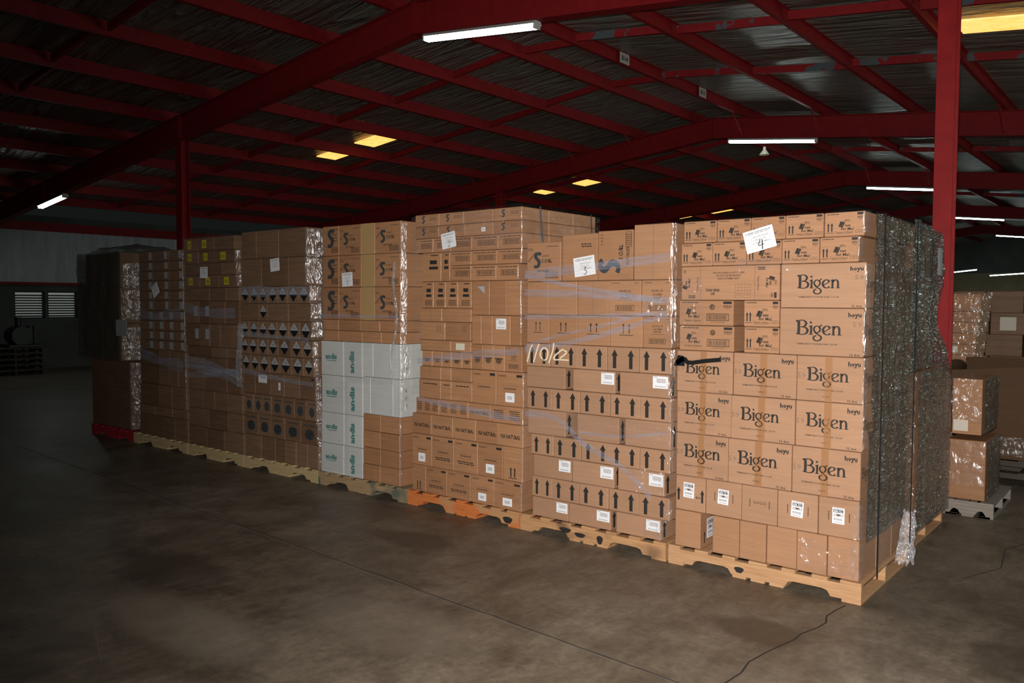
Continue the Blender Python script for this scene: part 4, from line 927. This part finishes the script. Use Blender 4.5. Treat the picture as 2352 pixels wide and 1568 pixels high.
# ------------------------------------------------------------------ right-hand background goods
make_pallet(-.13, .24, 2.64, 3.5, 'wood_grey', 'small grey pallet on the floor behind the row, under two wrapped boxes', nb=4)
plain_group('g', [('big wrapped brown box standing on the small grey pallet', -.11, .17, 2.68, 3.28, .13, .62, 'plain'),
                  ('upper wrapped box with white label, on the box over the grey pallet', -.09, .13, 2.70, 3.30, .66, 1.12, 'wlb')], 'wrapped boxes on the small grey pallet')
w = Wrap()
w.patch(-.11, .16, .25, .61, y=2.665, mt='stretch_film_corner', amp=.02, fq=9, nu=40, nv=40); w.patch(-.09, .12, .78, 1.12, y=2.685, mt='stretch_film_corner', amp=.03, fq=12, nu=40, nv=40)
w.side(.17, 2.68, 3.28, .14, .62, amp=.01, nu=16, nv=16); w.side(.13, 2.70, 3.3, .67, 1.12, amp=.02, nu=20, nv=20, mt='stretch_film_heavy')
wrap_done(w, 'shiny film on the two boxes over the small grey pallet')

# open corrugated bin
e = empty('cardboard_bin', (.55, 4.7, .24)); tag(e, 'big open cardboard bin with a sagging rim behind the wrapped boxes', 'bin')
def wall(a, b_, name):
    mb = MB(); a, b_ = Vector(a), Vector(b_); L = (b_-a).length; d = (b_-a)/L; n_ = Vector((-d.y, d.x, 0))
    def fn(off):
        return lambda u, v: tuple(a + d*L*u + n_*(off+.03*math.sin(math.pi*u)*v) + Vector((0, 0, v*(.86+.07*math.sin(2.5*u-.4)))))
    mb.grid(fn(0), 24, 10, 'bin_board'); mb.grid(fn(.012), 24, 10, 'bin_board')
    mb.grid(lambda u, v: tuple(a + d*L*u + n_*(.012*v+.03*math.sin(math.pi*u)) + Vector((0, 0, (.86+.07*math.sin(2.5*u-.4))))), 24, 1, 'bin_board')
    mb.build(name, e, fix=False)
cardboard('bin_board', (.11,.055,.024), (.11,.055,.024), .25, .05)
wall((-1.0, -.45, 0), (1.0, -.45, 0), 'front_panel'); wall((1.0, -.45, 0), (1.0, .45, 0), 'end_panel'); wall((1.0, .45, 0), (-1.0, .45, 0), 'back_panel'); wall((-1.0, .45, 0), (-1.0, -.45, 0), 'end_panel')
mb = MB(); mb.box((-.98, -.43, 0), (.98, .43, .012), 'bin_board'); mb.build('bottom_panel', e)
w = Wrap(); w.patch(-.4, 1.5, .28, .46, y=4.20, mt='stretch_film_corner', amp=.02); tag(w.build('stretch_wrap', fix=False), 'shiny film band low around the open cardboard bin', 'plastic wrap')
for k in range(2): make_pallet(-.45, 1.55, 4.25, 5.15, 'wood_dark', ['dark pallet on the floor under the open cardboard bin', 'dark pallet directly beneath the bin, stacked on another'][k], 'dark pallets under the cardboard bin', z=.119*k, H=.118)

# tall leaning stack behind the bin
it = []
zz = [0, .14, .27, .40, .53, .66, .79, .92, 1.05, 1.17, 1.29, 1.41, 1.53, 1.65, 1.84]
for k in range(len(zz)-1):
    xr = -.42+.10*max(0, zz[k]-.9)
    lvl = len(zz)-2-k
    it.append((f'flat brown carton, {(["top"]+[q+" from top" for q in ORD[1:]]+["eleventh from top","twelfth from top","thirteenth from top","bottom"])[lvl]}, in the leaning pile', -.95, xr, 5.3, 5.9, zz[k], zz[k+1], 'wl3' if lvl in (4, 6) else 'plain'))
plain_group('t', it, 'flat cartons in the leaning pile', 'cardboard_mid')
w = Wrap(); w.grid(lambda u, v: (-.95+.62*u+(.10*max(0, 1.0*v-.05) if u > .5 else 0), 5.275-.02*abs(nz(u*9, v*14, 2)), .95+.9*v), 16, 30, 'stretch_film')
for k in range(8, 14): w.grid(lambda u, v, k=k: (-.42+.10*max(0, zz[k]-.9)-.10+.12*u, 5.26-.02*abs(nz(u*9, v*9, k)), zz[k]+.03*v), 6, 3, 'stretch_film_corner')
wrap_done(w, 'glinting film on the leaning pile of flat cartons')
# wall of cartons beyond
it = []
for c_ in range(4):
    for k in range(7):
        if k < 2 : continue
        it.append((f'carton, {("first","second","third","fourth")[c_]} column from leaning pile, {(["top"]+[q+" from top" for q in ORD[1:]])[6-k]} row, far carton wall', -1.0+.42*c_+.05*(k % 2), -.595+.42*c_+.05*(k % 2), 7.0, 7.5, .27*k, .27*(k+1), 'wl3' if (c_ + k*2) % 5 == 1 else 'plain'))
for c_ in range(4):
    for k in range(2): it.append((f'carton, {("first","second","third","fourth")[c_]} column from leaning pile, {("bottom","second from bottom")[k]} row, far carton wall', -1.0+.42*c_, -.595+.42*c_, 7.0, 7.5, .27*k, .27*(k+1), 'plain'))
plain_group('w', it, 'cartons of the far carton wall', 'cardboard_dark')

# ------------------------------------------------------------------ room shell
mb = MB()
mb.grid(lambda u, v: (XL-.3+(XR_-XL+.6)*u, YF+(YB-YF)*v, 0), 4, 8, 'concrete_floor')
def crack(pts, w0, mt):
    for (a, b_) in zip(pts[:-1], pts[1:]):
        a, b_ = Vector((*a, 0)), Vector((*b_, 0)); n_ = (b_-a).normalized().cross(Vector((0,0,1)))*w0
        mb.poly([a-n_+Vector((0,0,.0006)), b_-n_+Vector((0,0,.0006)), b_+n_+Vector((0,0,.0006)), a+n_+Vector((0,0,.0006))], mt)
rc = random.Random(3)
crack([(-9.5+.2*k, -1.0-.058*(.2*k)+rc.uniform(-.008,.008)) for k in range(50)], .0035, 'floor_joint'); crack([(-9.5+.2*k, -1.018-.058*(.2*k)+rc.uniform(-.01,.01)) for k in range(50)], .003, 'floor_joint_pale')
crack([(-.07,-.05),(-.09,-.16),(-.10,-.28),(-.07,-.38),(-.08,-.47),(-.12,-.62),(-.12,-.72),(-.14,-.81),(-.17,-.96),(-.19,-1.12),(-.17,-1.25),(-.18,-1.38),(-.2,-1.56),(-.14,-1.9)], .0045, 'floor_joint')
crack([(-2.1,-.35),(-1.9,-.42),(-1.75,-.40),(-1.5,-.47),(-1.3,-.5)], .002, 'floor_joint_pale'); crack([(.35,.9),(.5,1.3),(.45,1.8),(.6,2.2)], .003, 'floor_joint')
crack([(-3.9,-2.6),(-3.4,-2.75),(-3.0,-2.95),(-2.6,-3.1)], .002, 'floor_joint_pale')
struct(mb.build('floor', fix=False))
mb = MB()
for a, b_ in ((XL, RX), (RX, XR_)):
    nx, ny = 40, 120
    mb.grid(lambda u, v: (a+(b_-a)*u, YF+(YB-YF)*v, 5.87 - SL*abs(a+(b_-a)*u-RX) - .025*abs(nz((a+(b_-a)*u)*.7, (YF+(YB-YF)*v)*1.3, 2))), nx, ny, 'foil_blanket')
struct(mb.build('ceiling', fix=False, smooth=True))

def wallbox(lo, hi, mt, name): mb = MB(); mb.box(lo, hi, mt); return struct(mb.build(name))
mb = MB(); W0 = [(3.31-.02, 4.0), (4.07, 4.8)]; Z0, Z1 = 1.28, 1.97
mb.box((XL-.2, YF, 0), (XL, YB, Z0), 'block_wall_dark'); mb.box((XL-.2, YF, Z1), (XL, YB, 2.14), 'block_wall_dark')
for a, b_ in ((YF, W0[0][0]), (W0[0][1], W0[1][0]), (W0[1][1], YB)): mb.box((XL-.2, a, Z0), (XL, b_, Z1), 'block_wall_dark')
mb.grid(lambda u, v: (XL+.03+.03*nz(u*90, v*1.5, 1), YF+(YB-YF)*u, 2.2+1.35*v), 300, 8, 'plastic_curtain')
mb.box((XL-.2, YF, 2.14), (XL-.1, YB, 3.9), 'block_wall_dark')
struct(mb.build('wall_left', fix=False))
wallbox((XL-.1, YF, 2.13), (XL+.08, YB, 2.20), 'red_steel', 'trim_1')
wallbox((XL-.1, YF, 3.50), (XL+.10, YB, 3.72), 'red_steel', 'trim_2')
for k, (a, b_) in enumerate(W0):
    e = empty('window_%d' % (k+1), (XL-.1, a, Z0)); struct(e)
    mb = MB(); L, H = b_-a, Z1-Z0
    mb.box((-.03,0,0),(.05,.03,H),'window_frame_dark'); mb.box((-.03,L-.03,0),(.05,L,H),'window_frame_dark'); mb.box((-.03,0,0),(.05,L,.03),'window_frame_dark'); mb.box((-.03,0,H-.03),(.05,L,H),'window_frame_dark'); mb.build('window_frame', e)
    mb = MB()
    for j in range(9):
        z = .06+j*(H-.1)/9; mb.box((-.03, .03, -.002), (.03, L-.03, .002), 'louvre_slat', rot=Euler((0, R(-38), 0)).to_matrix(), at=(0, 0, z))
    mb.build('louvre', e)
    mb = MB(); mb.box((-.09, .0, 0), (-.085, L, H), 'louvre_daylight'); mb.build('window_pane', e)
mb = MB(); mb.box((XL, YB, 0), (XR_, YB+.2, 3.6), 'beige_wall'); mb.box((XL, YB+.02, 3.6), (XR_, YB+.2, 5.9), 'block_wall_dark'); struct(mb.build('wall_back'))
mb = MB(); DY = [(7.5, 10.7), (14.0, 17.2)]      # unseen open loading doors, added for daylight that reflects in the film
for a, b_ in ((YF, DY[0][0]), (DY[0][1], DY[1][0]), (DY[1][1], YB)): mb.box((XR_, a, 0), (XR_+.2, b_, 4.4), 'block_wall_dark')
for a, b_ in DY: mb.box((XR_, a, 3.3), (XR_+.2, b_, 4.4), 'block_wall_dark')
struct(mb.build('wall_right', fix=False))
for k, (a, b_) in enumerate(DY):
    e = empty('door_%d' % (k+1), (XR_, a, 0)); struct(e); L = b_-a
    mb = MB(); mb.box((-.04,-.08,0),(.22,0,3.38),'red_steel'); mb.box((-.04,L,0),(.22,L+.08,3.38),'red_steel'); mb.box((-.04,-.08,3.3),(.22,L+.08,3.38),'red_steel'); mb.build('door_frame', e, fix=False)
    mb = MB(); mb.box((.6,-.6,-.05),(.62,L+.6,3.6),'added_daylight'); mb.build('added_daylight_panel', e)  # glowing panel added outside the opening to light the film

# frames
IP = lambda w, h, t: [(-w/2,0),(w/2,0),(w/2,t),(t/2,t),(t/2,h-t),(w/2,h-t),(w/2,h),(-w/2,h),(-w/2,h-t),(-t/2,h-t),(-t/2,t),(-w/2,t)]
for k, y in enumerate(FY):
    mb = MB()
    for a, b_ in ((XL, RX), (RX, XR_)):
        mb.prism(IP(.17, .43, .012), lambda t, a=a, b_=b_: ((a+(b_-a)*t, y, zb_(a+(b_-a)*t)), (0,1,0), (0,0,1)), 1, 'red_steel')
    mb.box((RX-.012, y-.085, RB), (RX+.012, y+.085, RB+.43), 'red_steel')
    for cx in (-12.5, -.23, -18.3): mb.box((cx-.008, y-.08, zb_(cx)+.01), (cx+.008, y+.08, zb_(cx)+.42), 'red_steel')
    o = mb.build('roof_beam'); struct(o)
    if 1 < k < 4:
        for px in (-13.0, -9.95, -8.4, -5.87, -4.27, -1.16):
            mb = MB(); mb.tube((px, y-.62, zp_(px)+.01), (px, y-.08, zb_(px)+.03), .019, 'red_steel', 6); mb.build('flange_brace', o)
# columns
for k, y in enumerate(FY[:5]):
    for cx, wd2 in ((-12.5, .20), (-.23, .145)):
        mb = MB(); t = .014; H = zb_(cx)+.0; D = .16
        mb.box((cx-wd2/2, y-D/2, 0), (cx+wd2/2, y-D/2+t, H), 'red_column_paint', .002); mb.box((cx-wd2/2, y+D/2-t, 0), (cx+wd2/2, y+D/2, H), 'red_column_paint', .002)
        mb.box((cx-t/2, y-D/2+t, 0), (cx+t/2, y+D/2-t, H), 'red_column_paint'); mb.box((cx-wd2/2-.05, y-D/2-.05, 0), (cx+wd2/2+.05, y+D/2+.05, .015), 'red_column_paint')
        struct(mb.build('steel_column'))
# purlins, each one beam
PX = [-6.95, -8.4, -9.95, -11.45, -12.95, -14.45, -15.95, -17.45, -18.95, -20.45, -5.87+.0, -4.27, -2.66, -1.16, .35, 1.9, 3.4, 4.9, 6.4]
for x in PX:
    mb = MB(); s_ = 1 if x > RX else -1
    prof = [(0,0),(.06,0),(.06,.006),(.006,.006),(.006,.194),(.06,.194),(.06,.2),(0,.2)]
    mb.prism([(p_[0]*s_, p_[1]) for p_ in prof], lambda t: ((x, YF+(YB-YF)*t, zp_(x)), (1,0,0), (0,0,1)), 1, 'red_steel')
    struct(mb.build('roof_purlin'))
# bridging between purlins
sx = sorted(PX)
BR = [-3.0, .33] + [5.5, 8.1] + [14.2, 16.9] + [23.5, 27.5]
for i, (a, b_) in enumerate(zip(sx[:-1], sx[1:])):
    if b_-a > 1.8 or b_-a < .3: continue
    for j, y in enumerate(BR):
        yy = y + (.06 if i % 2 else -.06); mb = MB(); da = .0
        mb.prism([(0,0),(.05,0),(.05,.005),(.005,.005),(.005,.11),(0,.11)], lambda t: ((a+.06+(b_-a-.06)*t, yy, zp_(a+(b_-a)*t)+.05), (0,1,0), (0,0,1)), 1, 'red_steel_chipped' if a > -6 else 'red_steel')
        struct(mb.build('roof_bridging'))
# number cards on a purlin
for (y, s, lb) in ((6.8, 'B14', 'small white card reading B14 on a roof purlin'), (9.58, 'B13', 'small white card reading B13 on a roof purlin')):
    mb = MB(); x = -5.87+.062; z = zp_(x)
    mb.box((x, y-.14, z+.02), (x+.006, y+.14, z+.19), 'sign_paper'); Print(mb, lambda u, v: (x+.0075, y+u, z+.105+v)).text(s, 0, 0, .18, .08, bold=.03)
    tag(mb.build('number_card', fix=False), lb, 'sign', 'number cards on the roof purlins')
# skylight panels
SK = [(-12.62,-11.78,6.9,7.46), (-13.92,-13.28,6.9,7.43), (-12.48,-11.66,14.85,15.48), (-13.83,-13.18,14.75,15.34), (-.95,.30,6.52,7.10), (-12.7,-11.8,23.9,24.5), (-13.95,-13.3,23.6,24.2)]
for k, (a, b_, c_, d_) in enumerate(SK):
    mb = MB(); z = lambda x: 5.83-SL*abs(x-RX)
    mb.raw([(x, y, z(x)+dz) for dz in (-.02, 0) for x, y in ((a,c_),(b_,c_),(b_,d_),(a,d_))], [(0,3,2,1),(4,5,6,7),(0,1,5,4),(1,2,6,5),(2,3,7,6),(3,0,4,7)], 'skylight_panel')
    struct(mb.build('window_%d' % (k+3)))

# ------------------------------------------------------------------ fluorescent fittings
def fixture(x0, x1, y, z0, z1, label, rods=0, yt=None):
    e = empty('fluorescent_light', ((x0+x1)/2, y, (z0+z1)/2), (0, -math.atan2(z1-z0, x1-x0), 0)); L = math.hypot(x1-x0, z1-z0)
    tag(e, label, 'light', 'fluorescent lights under the roof beams')
    mb = MB(); mb.prism([(-.075,.045),(.075,.045),(.05,.085),(-.05,.085)], lambda t: ((-L/2+L*t, 0, 0), (0,1,0), (0,0,1)), 1, 'white_enamel'); mb.build('housing', e)
    for s in (-1, 1):
        mb = MB(); mb.tube((-L/2+.02, .036*s, .018), (L/2-.02, .036*s, .018), .019, 'tube_glow', 12); mb.build('tube', e)
        mb = MB(); mb.box((s*(L/2-.014)-.012, -.06, -.005), (s*(L/2-.014)+.012, .06, .048), 'white_enamel', .003); mb.build('tube_socket', e)
    if rods:
        for s in (-1, 1): mb = MB(); mb.tube((s*L*.4, 0, .08), (s*L*.4, 0, rods), .004, 'black_plastic', 5); mb.build('hanger', e)
def under(x): return zb_(x)-.09
FX = [(-6.42, -4.58, 1, 'nearest fluorescent light, large, under the first red roof beam'), (-18.6, -17.3, 1, 'small lit fluorescent light at the far left wall side'),
      (-6.22, -4.38, 2, 'fluorescent light under the ridge of the second red roof beam'), (-6.0, -4.18, 3, 'fluorescent light under the third red beam, left of the near column')]
for a, b_, k, lb in FX: fixture(a, b_, FY[k], under(a), under(b_), lb)
for a_, b_, y_, lb_ in ((-6.42, -4.58, -5.86, 'added unseen fluorescent light under the roof beam behind the camera'), (2.6, 4.45, 2.89, 'added unseen fluorescent light on the first beam, right of the near column')): fixture(a_, b_, y_, under(a_), under(b_), lb_)  # two out-of-view fittings added for glints on the stretch film
fixture(-5.9, -4.05, 31.0, under(-5.9), under(-4.05), 'fluorescent light under the fourth red beam, just right of the near column')
fixture(-6.1, -4.4, 42.0, under(-6.1), under(-4.4), 'fluorescent light under the fifth red beam, cut by the frame')
fixture(-9.85, -7.9, 48.0, 3.45, 3.65, 'low distant fluorescent light beside the near column, tilted', rods=2.03)
fixture(-7.3, -5.2, 48.0, 3.30, 3.42, 'lowest distant fluorescent light at the right edge, over the cartons', rods=2.42)

# small bell lamp under the second beam
mb = MB(); n = 14
for (r0, z0, r1, z1) in ((.03, 0, .03, -.05), (.03, -.05, .11, -.17)):
    V = [(r*math.cos(2*math.pi*k/n), r*math.sin(2*math.pi*k/n), z) for r, z in ((r0, z0), (r1, z1)) for k in range(n)]
    mb.raw(V, [(k, (k+1) % n, n+(k+1) % n, n+k) for k in range(n)], 'paper_warm')
mb.tube((0,0,0), (0,0,.25), .006, 'black_plastic', 6)
tag(mb.build('bell_lamp', None, (-5.75, 12.4, zb_(-5.75)-.06), fix=False), 'unlit bell-shaped lamp hanging beyond the second red beam', 'light')

# ------------------------------------------------------------------ far left: stored pallets and a machine in front of the window
for j in range(5):
    make_pallet(-20.6, -19.4, 2.0, 3.2, 'wood_dark', f'dark empty pallet, {("bottom","second","third","fourth","top")[j]} of the pile near the louvred window', 'pile of empty pallets at the left wall', z=.128*j, nb=5)
e = empty('pump_motor', (-20.0, 2.9, .64)); tag(e, 'dark motor silhouette on the pallet pile in front of the louvred window', 'machine')
mb = MB(); mb.prism([(.22*math.cos(a)*(1+.06*(k % 2)), .26+.22*math.sin(a)*(1+.06*(k % 2))) for k, a in enumerate([2*math.pi*j/20 for j in range(20)])], lambda t: ((-.3+.5*t, 0, 0), (0,1,0), (0,0,1)), 1, 'black_plastic'); mb.build('motor_body', e)
mb = MB(); mb.box((-.35, -.35, 0), (.35, .45, .06), 'black_plastic', .01); mb.box((-.2, -.12, .05), (.1, .12, .12), 'black_plastic'); mb.build('base', e)
mb = MB(); mb.tube((-.05, .0, .45), (-.05, .0, .70), .07, 'black_plastic', 12); mb.tube((-.05, .25, .06), (-.05, .25, .5), .09, 'black_plastic', 12); mb.build('pump_head', e)

# ------------------------------------------------------------------ the 300 cartons that show largest stay single; the small remainder is one object
def shown(o):
    v = Vector((0, 0, 0)); me = o.data; xs = [p.co for p in me.vertices]
    w = max(p.x for p in xs)-min(p.x for p in xs); h = max(p.z for p in xs)-min(p.z for p in xs)
    a = w*h/((o.location-cam.location).length_squared)
    if o.location.y > 5 : a *= .15 if o.location.z > .9 else .01
    if 'right-side carton' in o['label']: a *= .35
    return a
cartons = sorted([o for o in COL.objects if o.parent is None and o.get('category') == 'box'], key=shown, reverse=True)
rest = cartons[300:]
if rest:
    mb = MB()
    for o in rest:
        for q in [o] + list(o.children):
            Mx = o.matrix_basis if q is o else o.matrix_basis @ q.matrix_basis
            me = q.data; V = [tuple(Mx @ v.co) for v in me.vertices]; base = len(mb.v); mb.v += V
            for p in me.polygons: mb.f.append(tuple(i+base for i in p.vertices)); mb.m.append(mb.mi(me.materials[p.material_index].name))
        for q in list(o.children): bpy.data.objects.remove(q)
        bpy.data.objects.remove(o)
    o = mb.build('small_distant_cartons', fix=False); tag(o, 'many small distant cartons at the far ends of the stacks and behind the bin', 'box', kind='stuff')
